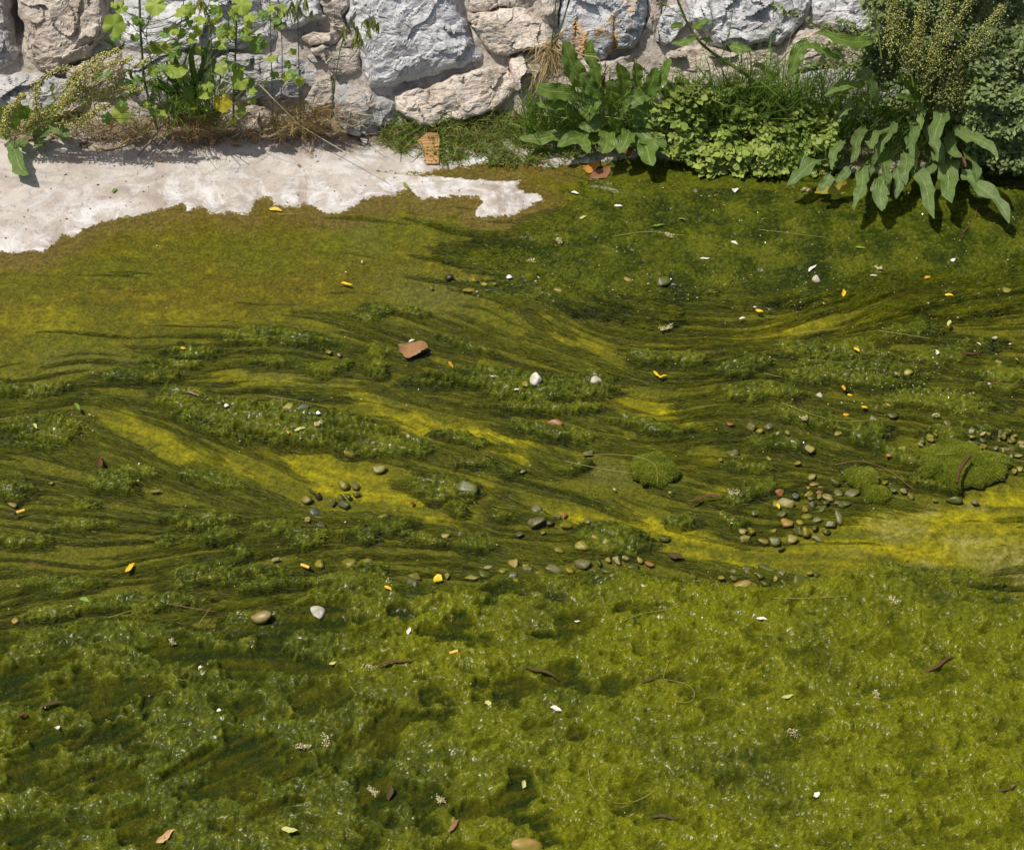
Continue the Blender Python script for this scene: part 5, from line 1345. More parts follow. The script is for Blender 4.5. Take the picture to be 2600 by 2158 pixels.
cluster('on yellow film below the long mound', [(885, 1147, 20, 14, 'yellow'), (962, 1182, 26, 14, 'tan'), (873, 1220, 20, 14, 'yellow'), (903, 1228, 11, 13, 'grey'), (866, 1256, 11, 10, 'green'), (884, 1252, 10, 10, 'green'), (903, 1246, 13, 6, 'green'),
        (872, 1273, 21, 10, 'slate'), (776, 1256, 19, 14, 'tan'), (808, 1250, 11, 9, 'dark'), (803, 1295, 21, 15, 'slate'), (780, 1312, 14, 8, 'pale'), (788, 1236, 17, 5, 'green'), (842, 1268, 10, 10, 'grey'), (815, 1327, 16, 11, 'slate'), (972, 1302, 15, 10, 'yellow'),
        (1036, 1108, 6, 6, 'pale'), (1180, 1232, 44, 20, 'green'), (1325, 1186, 17, 10, 'green'), (1046, 1270, 7, 6, 'rust')])
cluster('in the small central heap', [(1366, 1283, 16, 14, 'grey'), (1380, 1294, 10, 9, 'green'), (1357, 1322, 29, 20, 'grey'), (1415, 1305, 15, 7, 'grey'), (1432, 1300, 7, 8, 'rust'), (1398, 1319, 12, 8, 'slate'), (1437, 1326, 23, 11, 'yellow'),
        (1491, 1326, 11, 10, 'green'), (1316, 1350, 14, 8, 'slate'), (1378, 1344, 10, 6, 'yellow'), (1497, 1142, 17, 9, 'grey'), (1170, 1345, 14, 9, 'grey'), (1130, 1352, 16, 8, 'yellow'), (1690, 1360, 16, 11, 'green')])
cluster('in the row above the near mat', [(1513, 1365, 10, 9, 'orange'), (1476, 1382, 26, 14, 'yellow'), (1418, 1390, 18, 9, 'yellow'), (1540, 1376, 11, 8, 'pale'), (1304, 1423, 18, 15, 'orange'), (1334, 1429, 12, 6, 'yellow'), (1241, 1433, 14, 6, 'pale'),
        (1481, 1426, 24, 17, 'grey'), (1520, 1418, 11, 15, 'green'), (1567, 1412, 11, 13, 'pale'), (1588, 1409, 13, 8, 'pale'), (1626, 1412, 12, 8, 'orange'), (1546, 1412, 9, 6, 'pale'), (1546, 1440, 20, 11, 'green'), (1405, 1432, 24, 14, 'grey'), (1450, 1440, 14, 9, 'yellow'),
        (1612, 1432, 24, 13, 'green'), (1055, 1452, 22, 12, 'tan'), (1047, 1471, 17, 20, 'slate'), (1134, 1455, 7, 7, 'pale'), (1300, 1458, 17, 10, 'slate'), (1245, 1477, 10, 5, 'slate'), (1310, 1468, 10, 6, 'yellow'), (925, 1420, 24, 16, 'yellow'), (885, 1425, 22, 18, 'yellow'),
        (975, 1432, 18, 11, 'green'), (1230, 1452, 24, 12, 'green'), (1195, 1455, 20, 9, 'yellow'), (1340, 1440, 16, 10, 'grey'), (1372, 1452, 14, 8, 'yellow'), (1576, 1446, 14, 8, 'grey'), (700, 1412, 14, 5, 'pale'), (810, 1427, 18, 13, 'yellow'), (1275, 1445, 12, 8, 'yellow'),
        (1650, 1425, 14, 7, 'rust'), (1505, 1446, 14, 7, 'grey'), (1085, 1440, 14, 9, 'green')])
cluster('in the largest heap', [(2012, 1360, 18, 14, 'pale'), (2047, 1345, 17, 14, 'yellow'), (2000, 1322, 24, 14, 'orange'), (2070, 1330, 11, 10, 'green'), (2076, 1314, 19, 10, 'grey'), (2030, 1336, 20, 15, 'green'), (1968, 1364, 22, 15, 'green'), (1940, 1366, 20, 9, 'tan'),
        (1886, 1340, 15, 10, 'tan'), (1910, 1342, 14, 12, 'yellow'), (1966, 1340, 10, 7, 'yellow'), (1893, 1360, 17, 9, 'pale'), (2022, 1250, 12, 10, 'slate'), (2055, 1247, 15, 8, 'yellow'), (2080, 1250, 9, 8, 'orange'), (2054, 1229, 7, 6, 'orange'), (2070, 1221, 15, 7, 'orange'),
        (2101, 1256, 22, 10, 'tan'), (2128, 1248, 16, 14, 'grey'), (2132, 1300, 17, 22, 'grey'), (2064, 1270, 13, 12, 'slate'), (2162, 1248, 24, 15, 'grey'), (2100, 1266, 18, 10, 'green'), (2122, 1215, 19, 13, 'green'), (2064, 1200, 15, 8, 'yellow'), (2027, 1169, 14, 8, 'tan'), (2145, 1192, 12, 10, 'slate'),
        (1832, 1307, 11, 9, 'yellow'), (2110, 1322, 20, 12, 'green'), (2050, 1302, 16, 10, 'yellow'), (1985, 1300, 15, 9, 'green'), (2088, 1282, 15, 9, 'green'), (2080, 1240, 10, 6, 'rust'), (1975, 1270, 16, 10, 'pale'), (2000, 1276, 24, 18, 'pale'), (2044, 1284, 12, 8, 'orange'), (2150, 1272, 18, 9, 'green'),
        (2130, 1270, 16, 8, 'grey'), (1915, 1292, 18, 9, 'green'), (2035, 1318, 12, 7, 'yellow'), (1980, 1244, 13, 10, 'rust'), (2314, 1250, 12, 9, 'tan'), (2296, 1240, 11, 8, 'pale'), (2375, 1262, 11, 5, 'yellow'), (2425, 1262, 24, 10, 'green'), (2480, 1266, 12, 8, 'grey'), (2200, 1262, 12, 6, 'grey'),
        (2270, 1235, 16, 9, 'green'), (2250, 1215, 14, 8, 'yellow'), (1985, 1384, 14, 6, 'green'), (2076, 1356, 18, 8, 'grey'), (2100, 1340, 16, 8, 'green'), (2140, 1275, 12, 6, 'grey'), (2060, 1258, 12, 6, 'grey'), (2088, 1228, 12, 6, 'grey')])
cluster('strewn above the largest heap', [(1855, 1070, 15, 7, 'rust'), (1908, 1076, 17, 13, 'grey'), (1931, 1084, 12, 9, 'yellow'), (1951, 1073, 16, 10, 'grey'), (1968, 1095, 22, 9, 'tan'), (1860, 1142, 17, 14, 'grey'), (1954, 1155, 12, 6, 'yellow'), (2055, 1139, 22, 11, 'pale'), (1830, 1160, 8, 6, 'yellow'),
        (2230, 1028, 15, 12, 'green'), (2258, 1030, 9, 6, 'orange'), (2268, 1048, 20, 9, 'slate'), (2220, 1056, 20, 13, 'green'), (2132, 1091, 20, 10, 'yellow'), (2405, 1068, 14, 9, 'grey'), (2305, 948, 18, 10, 'yellow'), (2300, 1130, 14, 8, 'yellow'), (2290, 1145, 16, 9, 'yellow'), (2260, 1155, 12, 7, 'rust'), (2340, 1120, 10, 5, 'pale')])
ed = []
for k in range(40):
    x = rp.uniform(2470, 2600) if k < 26 else rp.uniform(2330, 2480)
    y = rp.uniform(1085, 1135) if k < 20 else (rp.uniform(1130, 1200) if k < 26 else rp.uniform(1098, 1124))
    if k >= 20 and k < 26: x = rp.uniform(2555, 2605)
    ed.append((x, y, rp.uniform(8, 15), rp.uniform(5, 10), ['grey', 'tan', 'yellow', 'green', 'pale', 'yellow'][k % 6]))
cluster('packed behind the largest algae stone', ed)
cluster('where the near mat meets bare bed', [(1915, 1481, 12, 9, 'yellow'), (1900, 1434, 22, 9, 'green'), (1866, 1443, 11, 7, 'grey'), (1864, 1458, 14, 7, 'grey'), (1931, 1455, 18, 11, 'green'), (1950, 1437, 26, 10, 'green'), (1945, 1476, 17, 9, 'green'), (1994, 1472, 18, 10, 'green'),
        (2025, 1460, 27, 18, 'green'), (2058, 1445, 11, 6, 'yellow'), (2062, 1462, 16, 9, 'grey'), (1970, 1462, 8, 8, 'yellow'), (1900, 1448, 7, 9, 'grey'), (1832, 1460, 13, 7, 'yellow'), (1762, 1455, 11, 6, 'yellow'), (1985, 1448, 12, 8, 'grey'), (2075, 1450, 12, 8, 'green'), (1930, 1487, 8, 5, 'yellow')])
cluster('submerged below the dry ledge', [(1188, 735, 20, 10, 'yellow'), (1208, 712, 15, 11, 'yellow'), (1180, 710, 12, 8, 'green'), (1228, 720, 12, 8, 'yellow'), (1240, 738, 14, 6, 'green'), (1256, 722, 10, 6, 'yellow'), (1212, 740, 5, 4, 'pale'), (1250, 708, 9, 5, 'green'), (1095, 730, 6, 4, 'tan')])
for px, py, rx, ry, k, lb in [
    (1885, 1477, 23, 13, 'orange', 'bright orange tan stone at the edge of the near algae mat'), (1143, 705, 13, 11, 'dark', 'dark brown lump beside the submerged yellow pebbles'),
    (1362, 974, 20, 19, 'white', 'white topped stone standing on the long mossy ridge'), (1334, 986, 13, 9, 'yellow', 'yellow pebble touching the white topped stone'), (1515, 969, 17, 16, 'white', 'small white pebble at the right end of the mossy ridge'),
    (2073, 708, 16, 13, 'white', 'white chip of stone on the upper right algae'), (2082, 996, 12, 9, 'white', 'small rounded white pebble above the pebble heap'), (806, 1562, 22, 16, 'white', 'grey and white stone in the left of the near mat'),
    (668, 1566, 26, 17, 'tan', 'orange brown stone wrapped in algae on the left'), (698, 1556, 12, 9, 'green', 'small green pebble leaning on the orange brown stone'), (730, 1044, 17, 13, 'pale', 'cream pebble on the long algae mound'),
    (770, 1046, 20, 8, 'slate', 'flat slate chip on the long algae mound'), (1678, 716, 28, 15, 'green', 'dark mossy stone among the upper right algae'), (1418, 742, 15, 11, 'tan', 'tan pebble on a green tuft right of the ledge'),
    (1408, 1067, 23, 9, 'rust', 'flat rusty brown tablet shaped stone'), (40, 1567, 10, 8, 'orange', 'small orange pebble at the left edge'), (1335, 2168, 34, 18, 'orange', 'orange stone cut by the bottom of the view'), (395, 1240, 14, 5, 'tan', 'thin tan pebble below the left tussock'),
    (860, 893, 7, 6, 'pale', 'tiny pale pebble left of the dead round leaf'), (834, 888, 11, 6, 'yellow', 'tiny yellow pebble left of the dead round leaf'), (128, 1217, 7, 6, 'tan', 'tiny tan pebble at the left below the red pod'),
    (2470, 735, 18, 10, 'yellow', 'yellow green stone under water at the upper right'), (2555, 742, 16, 9, 'yellow', 'yellow stone under water at the right edge'), (1595, 712, 16, 7, 'yellow', 'pale yellow lump of stone above the green swirl'),
    (2275, 952, 9, 7, 'pale', 'pale pebble in the right tangle of algae'), (2535, 922, 12, 8, 'pale', 'pale pebble beside the drift of white litter'), (2526, 852, 11, 7, 'white', 'pair of pinkish white chips near the right edge'),
    (30, 1275, 17, 6, 'tan', 'small tan stone on the left tussock edge'), (235, 1090, 6, 4, 'tan', 'tiny tan pebble on the left algae'), (1560, 1236, 6, 4, 'white', 'tiny white pebble left of the round algae covered stone'),
    (2000, 1092, 10, 6, 'tan', 'lone tan pebble beside the submerged strands')]:
    pebble(px, py, rx, ry, k, lb)
for px, py, rx, ry, k, lb in [(558, 368, 14, 12, 'slate', 'round blue grey pebble on the ledge under the mallow'), (213, 393, 19, 11, 'slate', 'angular grey stone on the ledge near the dead stalk'), (194, 366, 13, 8, 'slate', 'half hidden grey stone behind the ledge stone'),
                              (926, 370, 17, 14, 'white', 'pale grey stone at the edge of the grass'), (1260, 407, 14, 11, 'pale', 'pale stone in the grass right of the cardboard'), (170, 560, 5, 3, 'tan', 'tiny tan chip on the wet margin'), (1720, 385, 12, 10, 'white', 'pale stone under the rosette')]:
    pebble(px, py, rx, ry, k, lb)

# ------------------------------------------------------------------ stones wearing a coat of algae
def mossy(px, py, rx, ry, hgt, seed, label):
    r = np.random.default_rng(seed)
    g = at(px, py, 0.004)
    NT, NR = 84, 34
    th = np.linspace(0, 2 * math.pi, NT, endpoint=False); q = np.linspace(0, 1, NR)
    out = 1 + .10 * np.interp(th, np.linspace(0, 2 * math.pi, 9), np.append(r.normal(0, 1, 8), 0) * np.array([1] * 8 + [0])) 
    U = rx * MPP * q[:, None] * np.cos(th)[None] * out; V = ry * MPP * 1.36 * q[:, None] * np.sin(th)[None] * out
    lw, _, _ = worley((U + seed) * 42, V * 46, seed)
    out2 = .5 * fbm(np.cos(th) * 2.2 + seed, np.sin(th) * 2.2, 3, seed)[None]
    U = U * (1 + .45 * out2 * q[:, None]); V = V * (1 + .45 * out2 * q[:, None])
    Z = hgt * np.sqrt(np.clip(1 - q[:, None] ** 2.6, 0, 1)) * (.85 + .35 * fbm((U + seed) * 9, V * 9, 2, seed + 7)) + .006 * (1 - lw) * (1 - q[:, None] ** 6) + .006 * fbm((U + seed) * 20, V * 20, 3, seed) - .012
    e = empty('algae_covered_stone', (g[0], g[1], 0.0)); tag(e, label, 'stone')
    t = np.clip(.5 + .5 * fbm((U + seed) * 14, V * 14, 3, seed + 2) + .2 * (1 - lw), 0, 1)[..., None]
    cl = np.array([.046, .066, .003]) * (1 - t) + np.array([.130, .150, .010]) * t
    i = np.arange(NT * NR).reshape(NR, NT); j = np.roll(i, -1, 1)
    f = np.stack([i[:-1], i[1:], j[1:], j[:-1]], -1).reshape(-1, 4)
    v = np.stack([U, V, Z], -1).reshape(-1, 3)
    mb = mesh_from('body', v, f, M_ALG, colors=cl.reshape(-1, 3))
    sa = mb.attributes.new('sheen', 'FLOAT', 'POINT'); sa.data.foreach_set('value', np.full(len(v), .9, np.float32))
    obj('body', mb, e)
    n = int(13 * rx * ry * .8)
    a = r.uniform(0, 2 * math.pi, n); k = np.sqrt(r.random(n)) * .98
    ii = (k * (NR - 1)).astype(int); jj = (a / (2 * math.pi) * NT).astype(int) % NT
    P = v.reshape(NR, NT, 3)[ii, jj] + r.normal(0, .0015, (n, 3)); ln = r.uniform(.002, .005, n)
    az = r.uniform(0, 6.3, n)
    D = np.stack([np.cos(az), np.sin(az), np.abs(r.normal(0, .4, n))], -1) * ln[:, None]
    s = np.stack([-np.sin(az), np.cos(az), r.normal(0, .4, n)], -1) * .001
    vv = np.stack([P - s, P + s, P + D], 1).reshape(-1, 3)
    o = obj('algae_fuzz', mesh_from('algae_fuzz', vv, np.arange(n * 3).reshape(-1, 3), M_FUZZ, smooth=False, colors=np.repeat(cl[ii, jj] * r.uniform(.6, 1.6, (n, 1)), 3, 0)), e)
    o['kind'] = 'stuff'
mossy(2440, 1175, 116, 66, .026, 3, 'largest flat stone, coated in green algae, at the right edge of the stream')
mossy(1665, 1187, 60, 43, .023, 5, 'round algae coated stone alone at the middle right')
mossy(2226, 1248, 36, 22, .018, 8, 'small algae coated stone joining the pebble heap')
mossy(2190, 1206, 42, 30, .020, 9, 'pear shaped algae coated stone above the pebble heap')

# ------------------------------------------------------------------ fallen leaves and litter
def flat_mat(name, c, c2=None, rough=.6, trans=.2):
    m, nt, b = nm(name)
    k = mixc(nt, noise(nt, 120, 3, .6, geoco(nt)), tuple(x * .75 for x in c), c2 or tuple(min(.85, x * 1.2) for x in c))
    nt.links.new(k, b.inputs['Base Color']); b.inputs['Roughness'].default_value = rough; b.inputs['Specular IOR Level'].default_value = .2
    return m
FM = {'yellow': flat_mat('fallen_leaf_yellow', (.62, .40, .02), None, .5), 'orange': flat_mat('fallen_leaf_orange', (.55, .26, .02), None, .5), 'white': flat_mat('bleached_leaf', (.62, .59, .50)), 'green': flat_mat('fallen_leaf_green', (.14, .22, .03), None, .5),
      'palegreen': flat_mat('fallen_leaf_pale_green', (.42, .42, .14), None, .5), 'brown': flat_mat('dead_leaf_brown', (.20, .085, .04), (.30, .15, .08)), 'red': flat_mat('dead_pod_red_brown', (.07, .032, .010), (.13, .06, .022), .7),
      'dark': flat_mat('dead_pod_dark', (.045, .028, .010), (.09, .06, .022), .7), 'pink': flat_mat('dead_pod_pinkish', (.26, .16, .11), None, .4), 'straw': flat_mat('straw', (.28, .25, .07)), 'tanleaf': flat_mat('dead_leaf_tan', (.42, .25, .10))}
CNAME = {'yellow': 'yellow', 'orange': 'orange', 'white': 'bleached white', 'green': 'fresh green', 'palegreen': 'pale green', 'brown': 'dead brown', 'red': 'red brown', 'dark': 'dark brown', 'pink': 'pinkish brown', 'tanleaf': 'tan'}
rl = np.random.default_rng(99)
def fallen(px, py, ln, wd, ang, kind, label, name='fallen_leaf', cat='leaf', group=None, curl=.12, thick=True):
    """ang: tilt in the picture, clockwise degrees; lies on whatever is uppermost there"""
    c, s = math.cos(math.radians(ang)) * ln / 2, math.sin(math.radians(ang)) * ln / 2
    g = at(px, py, 0.0); z = top_z(g[0], g[1]) + .003
    a = at(px - c, py - s, z); b = at(px + c, py + s, z)
    za = max(z, top_z(a[0], a[1]) + .002); zb = max(z, top_z(b[0], b[1]) + .002)
    a[2] = za; b[2] = zb
    me = blade_mesh(name, a, b, rl.uniform(.0, curl), wd * MPP * 1.2, FM[kind], prof_lance, 9, 5, .12, rl.uniform(.1, .45), [rl.normal(0, .2), rl.normal(-.1, .2), 1], int(rl.integers(1e6)))
    o = obj(name, me); o.location = a
    return tag(o, label, cat, group)

LV = [(880, 721, 31, 8, 8, 'yellow', 'left of centre below the dry ledge'), (700, 533, 34, 10, 10, 'yellow', 'at the wet edge of the ledge'), (2141, 744, 10, 20, 0, 'yellow', 'standing out below the white chip of stone'), (1928, 789, 21, 8, 15, 'yellow', 'above the V shaped yellow leaf'),
      (2355, 704, 16, 7, -20, 'orange', 'on the upper right algae'), (2410, 750, 23, 6, 10, 'yellow', 'beside the upper right swirl'), (2175, 888, 17, 9, 40, 'yellow', 'in the right tangle of litter'), (1145, 927, 22, 9, 62, 'orange', 'right of the dead round leaf'),
      (330, 1440, 34, 10, -42, 'yellow', 'on the dark strands at the left'), (985, 1493, 22, 8, 35, 'yellow', 'beside the pale catkin above the near mat'), (2195, 1034, 17, 7, 15, 'yellow', 'on a tuft above the pebble heap'), (2158, 1003, 14, 5, 0, 'yellow', 'small, right of the white pebble'),
      (2142, 985, 15, 7, 70, 'orange', 'small, above the white pebble'), (1976, 1285, 15, 7, 72, 'yellow', 'in the largest pebble heap'), (1112, 1469, 22, 22, 20, 'yellow', 'broad and torn, among the row of pebbles'), (465, 884, 14, 6, 10, 'orange', 'on the upper left tussock'),
      (730, 1098, 10, 5, 70, 'orange', 'tiny, on the long algae mound'), (2148, 1053, 16, 7, 5, 'orange', 'curled, on the tuft above the heap'), (1668, 950, 26, 6, 40, 'yellow', 'one limb of the V shaped yellow leaf'), (1684, 956, 24, 5, -15, 'yellow', 'other limb of the V shaped yellow leaf'),
      (1460, 490, 25, 9, 10, 'white', 'right of the tip of the dry ledge'), (1570, 523, 26, 9, 5, 'white', 'below the rosette of dock'), (1865, 617, 23, 9, 22, 'white', 'in the upper right mat'), (2063, 681, 32, 9, -42, 'white', 'tilted beside the white chip of stone'), (1790, 656, 31, 5, -3, 'white', 'long and thin in the upper right mat'),
      (2218, 700, 23, 4, 0, 'white', 'thin, above the yellow upright leaf'), (1885, 808, 19, 6, -10, 'white', 'under the orange fleck right of centre'), (1038, 1602, 9, 27, 12, 'white', 'upright on the near mat'), (1466, 1577, 19, 4, 0, 'white', 'small and thin on the near mat'), (1935, 1571, 34, 9, 8, 'white', 'large and bright on the near mat'),
      (2485, 873, 15, 6, 32, 'white', 'near the right edge'), (1250, 956, 13, 4, 0, 'white', 'left of the white topped stone'), (1045, 865, 20, 6, -22, 'white', 'just above the dead round leaf'), (1312, 989, 18, 5, -8, 'white', 'beside the yellow pebble on the ridge'), (2378, 894, 10, 16, 5, 'white', 'petal with an orange foot on the right algae'),
      (196, 1033, 24, 9, 48, 'green', 'on the dark left strands'), (215, 1523, 27, 9, 20, 'green', 'at the left above the near mat'), (2185, 629, 26, 7, 10, 'green', 'in the upper right mat'), (1672, 572, 33, 7, -6, 'green', 'below the rosette'), (1732, 557, 22, 5, 12, 'green', 'right of the other green leaf below the rosette'),
      (291, 484, 18, 7, -35, 'green', 'on the dry concrete'), (1031, 471, 20, 9, 40, 'green', 'at the crack of the ledge'), (762, 1090, 32, 8, -10, 'palegreen', 'on the long algae mound'), (90, 1082, 16, 6, 48, 'palegreen', 'on the left edge mound'), (845, 1683, 20, 6, -18, 'palegreen', 'on the near mat at the left'),
      (1330, 1990, 9, 22, 15, 'palegreen', 'upright in the near mat'), (1240, 1788, 24, 9, 55, 'palegreen', 'curved, in the dark hollow of the near mat'), (2000, 1767, 32, 7, -14, 'palegreen', 'middle of the near mat at the right'), (735, 2105, 42, 12, 5, 'palegreen', 'at the bottom left of the near mat'), (2410, 820, 9, 16, 18, 'palegreen', 'upright near the right edge'),
      (1480, 552, 21, 8, -20, 'palegreen', 'curled, beside the bleached leaf below the ledge tip'), (488, 999, 36, 9, 15, 'pink', 'on the upper left tussock'), (252, 1172, 12, 40, 10, 'red', 'standing on the left hump'), (420, 2126, 54, 13, -28, 'tanleaf', 'at the bottom left'), (1152, 2095, 42, 9, -50, 'brown', 'at the bottom in the near mat'),
      (990, 2010, 12, 62, 10, 'dark', 'long and upright in the near mat'), (1010, 1682, 112, 9, -9, 'red', 'long, on the near mat at the left'), (1375, 1708, 92, 9, 20, 'dark', 'long, beside the dark hollow of the near mat'), (1650, 1725, 62, 6, -12, 'dark', 'thin, in the middle of the near mat'), (2385, 1687, 92, 10, -26, 'red', 'long, at the right of the near mat'),
      (1790, 1267, 104, 8, -8, 'red', 'long, lying under water left of the pebble heap'), (95, 1434, 62, 6, 5, 'red', 'thin, on the left dark strands'), (1690, 2075, 74, 9, 4, 'dark', 'low in the near mat'), (2548, 2010, 74, 8, -22, 'dark', 'in the bottom right corner of the near mat'), (132, 1788, 66, 9, -14, 'dark', 'on the left of the near mat'), (56, 1812, 22, 12, -35, 'red', 'short, at the left edge of the near mat'),
      (1716, 1410, 40, 18, 12, 'dark', 'broad, where the pebble row ends'), (2462, 897, 60, 6, -5, 'red', 'thin, at the right edge among litter'), (650, 352, 18, 26, 10, 'tanleaf', 'on the earth under the oats'), (540, 362, 20, 14, -30, 'tanleaf', 'behind the round blue grey pebble'), (600, 368, 34, 12, 8, 'tanleaf', 'right of the round blue grey pebble'), (402, 406, 14, 10, 30, 'tanleaf', 'on the dry concrete'), (1525, 440, 66, 28, -34, 'brown', 'large and wet at the edge below the rosette')]
for px, py, ln, wd, ang, k, wh in LV:
    pod = k in ('red', 'dark', 'pink')
    if pod: wd *= .7
    if k == 'white': ln *= .85; wd *= .8
    if wd > ln: ln, wd, ang = wd, ln, ang - 90
    fallen(px, py, ln, wd, ang, k, '%s %s %s' % (CNAME[k], 'seed pod' if pod else 'fallen leaf', wh), 'seed_pod' if pod else 'fallen_leaf', 'seed pod' if pod else 'leaf', 'fallen leaves' if not pod else 'seed pods')
# boulder pod (curved)
g0 = [at(x, y, .05) for x, y in [(2462, 1158), (2446, 1178), (2434, 1200), (2430, 1226)]]
o = obj('seed_pod', tubes('seed_pod', [(np.array(g0), .0055, .004)], FM['red'], 6)); tag(o, 'curved red brown pod lying on the largest flat algae stone', 'seed pod', 'seed pods')

# the dead round leaf
def disc(name, px, py, rx, ry, mat, label, cat, seed):
    r = np.random.default_rng(seed); g = at(px, py, 0); z = top_z(g[0], g[1]) + .004
    NT, NR = 30, 6
    th = np.linspace(0, 2 * math.pi, NT, endpoint=False); q = np.linspace(.02, 1, NR)
    o_ = 1 + .12 * np.sin(th * 3 + 1) + .07 * np.sin(th * 7 + 2) + r.normal(0, .04, NT)
    U = rx * MPP * q[:, None] * np.cos(th) * o_; V = ry * MPP * 1.36 * q[:, None] * np.sin(th) * o_
    Z = .006 * np.sin(U * 70) + .005 * q[:, None] ** 2 * np.sin(th * 2 + 1)
    i = np.arange(NT * NR).reshape(NR, NT); j = np.roll(i, -1, 1)
    f = np.stack([i[:-1], i[1:], j[1:], j[:-1]], -1).reshape(-1, 4)
    ob = obj(name, mesh_from(name, np.stack([U, V, Z + .003], -1).reshape(-1, 3), f, mat)); ob.location = (g[0], g[1], z)
    return tag(ob, label, cat)
M_DL = flat_mat('wet_dead_leaf', (.17, .085, .03), (.36, .20, .09), .35)
disc('dead_leaf', 1046, 888, 38, 21, M_DL, 'large round brown dead leaf under the water surface left of centre', 'leaf', 4)
disc('dead_leaf', 1500, 428, 24, 16, flat_mat('orange_dead_leaf', (.30, .12, .02), (.48, .24, .05), .4), 'crumpled orange brown leaf at the water edge under the rosette', 'leaf', 6)

# catkins and other soft pale bits
M_CAT = flat_mat('catkin_pale', (.55, .50, .22), (.68, .62, .34), .8)
def catkin(px, py, ln, wd, ang, label, seed):
    r = np.random.default_rng(seed)
    g = at(px, py, 0); z = top_z(g[0], g[1]) + .004
    c, s = math.cos(math.radians(ang)) * ln / 2, math.sin(math.radians(ang)) * ln / 2
    a = at(px - c, py - s, z); b = at(px + c, py + s, z); m_ = (a + b) / 2 + np.array([0, .004, .003]) * r.normal(0, 1)
    p = bez(a, m_ * 2 - (a + b) / 2, b, r.random(90)) + r.normal(0, wd * MPP * .32, (90, 3)); p[:, 2] = np.maximum(p[:, 2], z)
    me = bits('catkin', p - a, r.uniform(.0025, .0048, 90), np.full((90, 3), .5), M_CAT)
    o = obj('catkin', me); o.location = a
    tag(o, label, 'catkin', 'fallen catkins')
for k, (px, py, ln, wd, an, lb) in enumerate([(437, 1626, 22, 9, 80, 'upright in the left of the near mat'), (770, 1896, 34, 9, 2, 'lying level beside its curled twin in the near mat'), (826, 1880, 28, 14, 70, 'thick and curled in the near mat'), (948, 2008, 20, 10, 40, 'hooked, above the bottom of the near mat'),
        (1120, 2028, 18, 9, 20, 'small, beside the hollow near the bottom'), (2012, 1866, 32, 12, 5, 'among green slivers in the near mat at the right'), (2272, 1521, 24, 12, 25, 'on the upper right of the near mat'), (1863, 1250, 28, 14, 10, 'fluffy, under the middle right strands'),
        (936, 1698, 28, 10, 3, 'left of the long red pod'), (808, 1073, 22, 8, -30, 'on top of the long algae mound'), (986, 1480, 9, 8, 80, 'above the yellow leaf of the near mat edge'), (1348, 663, 18, 8, -5, 'right of the pale ledge below the rosette'), (1420, 613, 12, 9, 60, 'small, below the bleached leaf'),
        (1700, 598, 20, 8, 25, 'at the left of the upper right mat'), (1690, 832, 30, 12, -12, 'ragged, above the V shaped leaf'), (2048, 484, 24, 8, 10, 'beside the drooping dock leaves'), (2230, 676, 18, 6, 20, 'comma shaped in the upper right mat'), (2042, 1060, 12, 8, 0, 'on the tuft above the pebble heap'),
        (2378, 1055, 12, 7, 0, 'on the right tangle above the big stone'), (2225, 1768, 20, 8, 70, 'upright at the right of the near mat')]):
    catkin(px, py, ln, wd, an, 'pale yellow catkin ' + lb, 300 + k)

# cigarette ends
M_FILT = flat_mat('cigarette_filter_paper', (.72, .42, .06), (.80, .50, .10), .6); M_ASH = flat_mat('burnt_end', (.03, .03, .035), None, .9)
for px, py, an, lb in [(52, 1298, -18, 'cork yellow cigarette end at the left edge of the stream'), (775, 1437, 20, 'cork yellow cigarette end above the near algae mat'), (1152, 1655, -15, 'cork yellow cigarette end lying on the near algae mat')]:
    g = at(px, py, 0); z = top_z(g[0], g[1]) + .004
    c, s = math.cos(math.radians(an)) * 11, math.sin(math.radians(an)) * 11
    a = at(px - c, py - s, z); b = at(px + c, py + s, z); d = b - a
    e = empty('cigarette_end', a); tag(e, lb, 'cigarette end', 'cigarette ends')
    ring = [a + d * t for t in (0, .02, .5, .98, 1)]
    def rod(name, p, r_, mt):
        me = tubes(name, [(np.array(p), r_, r_)], mt, 12)
        n = len(me.vertices)
        bm_f = [tuple(range(12)), tuple(range(n - 12, n))]
        v = [tuple(x.co) for x in me.vertices]; f = [tuple(q.vertices) for q in me.polygons] + bm_f
        m2 = bpy.data.meshes.new(name); m2.from_pydata(v, [], f); m2.materials.append(mt); return m2
    put('filter', rod('filter', ring, .0042, M_FILT), e)
    put('burnt_tip', rod('burnt_tip', [b + d * .002, b + d * .12], .0040, M_ASH), e) if px != 52 else put('burnt_tip', rod('burnt_tip', [a - d * .002, a - d * .3], .0040, M_ASH), e)

# feathers
for px, py, ln, wd, an, lb in [(1412, 1800, 32, 12, 18, 'small white feather in the middle of the near mat'), (575, 1030, 12, 8, 0, 'bright white fluff at the left of the long mound'), (808, 1049, 12, 8, 0, 'bright white fluff on the long mound'), (1293, 704, 15, 9, 0, 'white fluff above the submerged pebbles'), (2072, 2018, 13, 16, 70, 'white bud shaped scrap low in the near mat'),
                               (510, 1697, 14, 7, -10, 'white winged scrap on the near mat at the left'), (556, 1806, 12, 7, 10, 'white scrap below the winged one'), (145, 1848, 8, 10, 60, 'tiny pink and white scrap at the left'), (2420, 660, 14, 8, -20, 'white frayed scrap in the upper right mat'), (1865, 485, 10, 16, 80, 'white petal at the water edge below the cress')]:
    fallen(px, py, ln, wd, an, 'white', lb, 'feather' if 'feather' in lb else 'white_scrap', 'feather' if 'feather' in lb else 'scrap', None, .4)

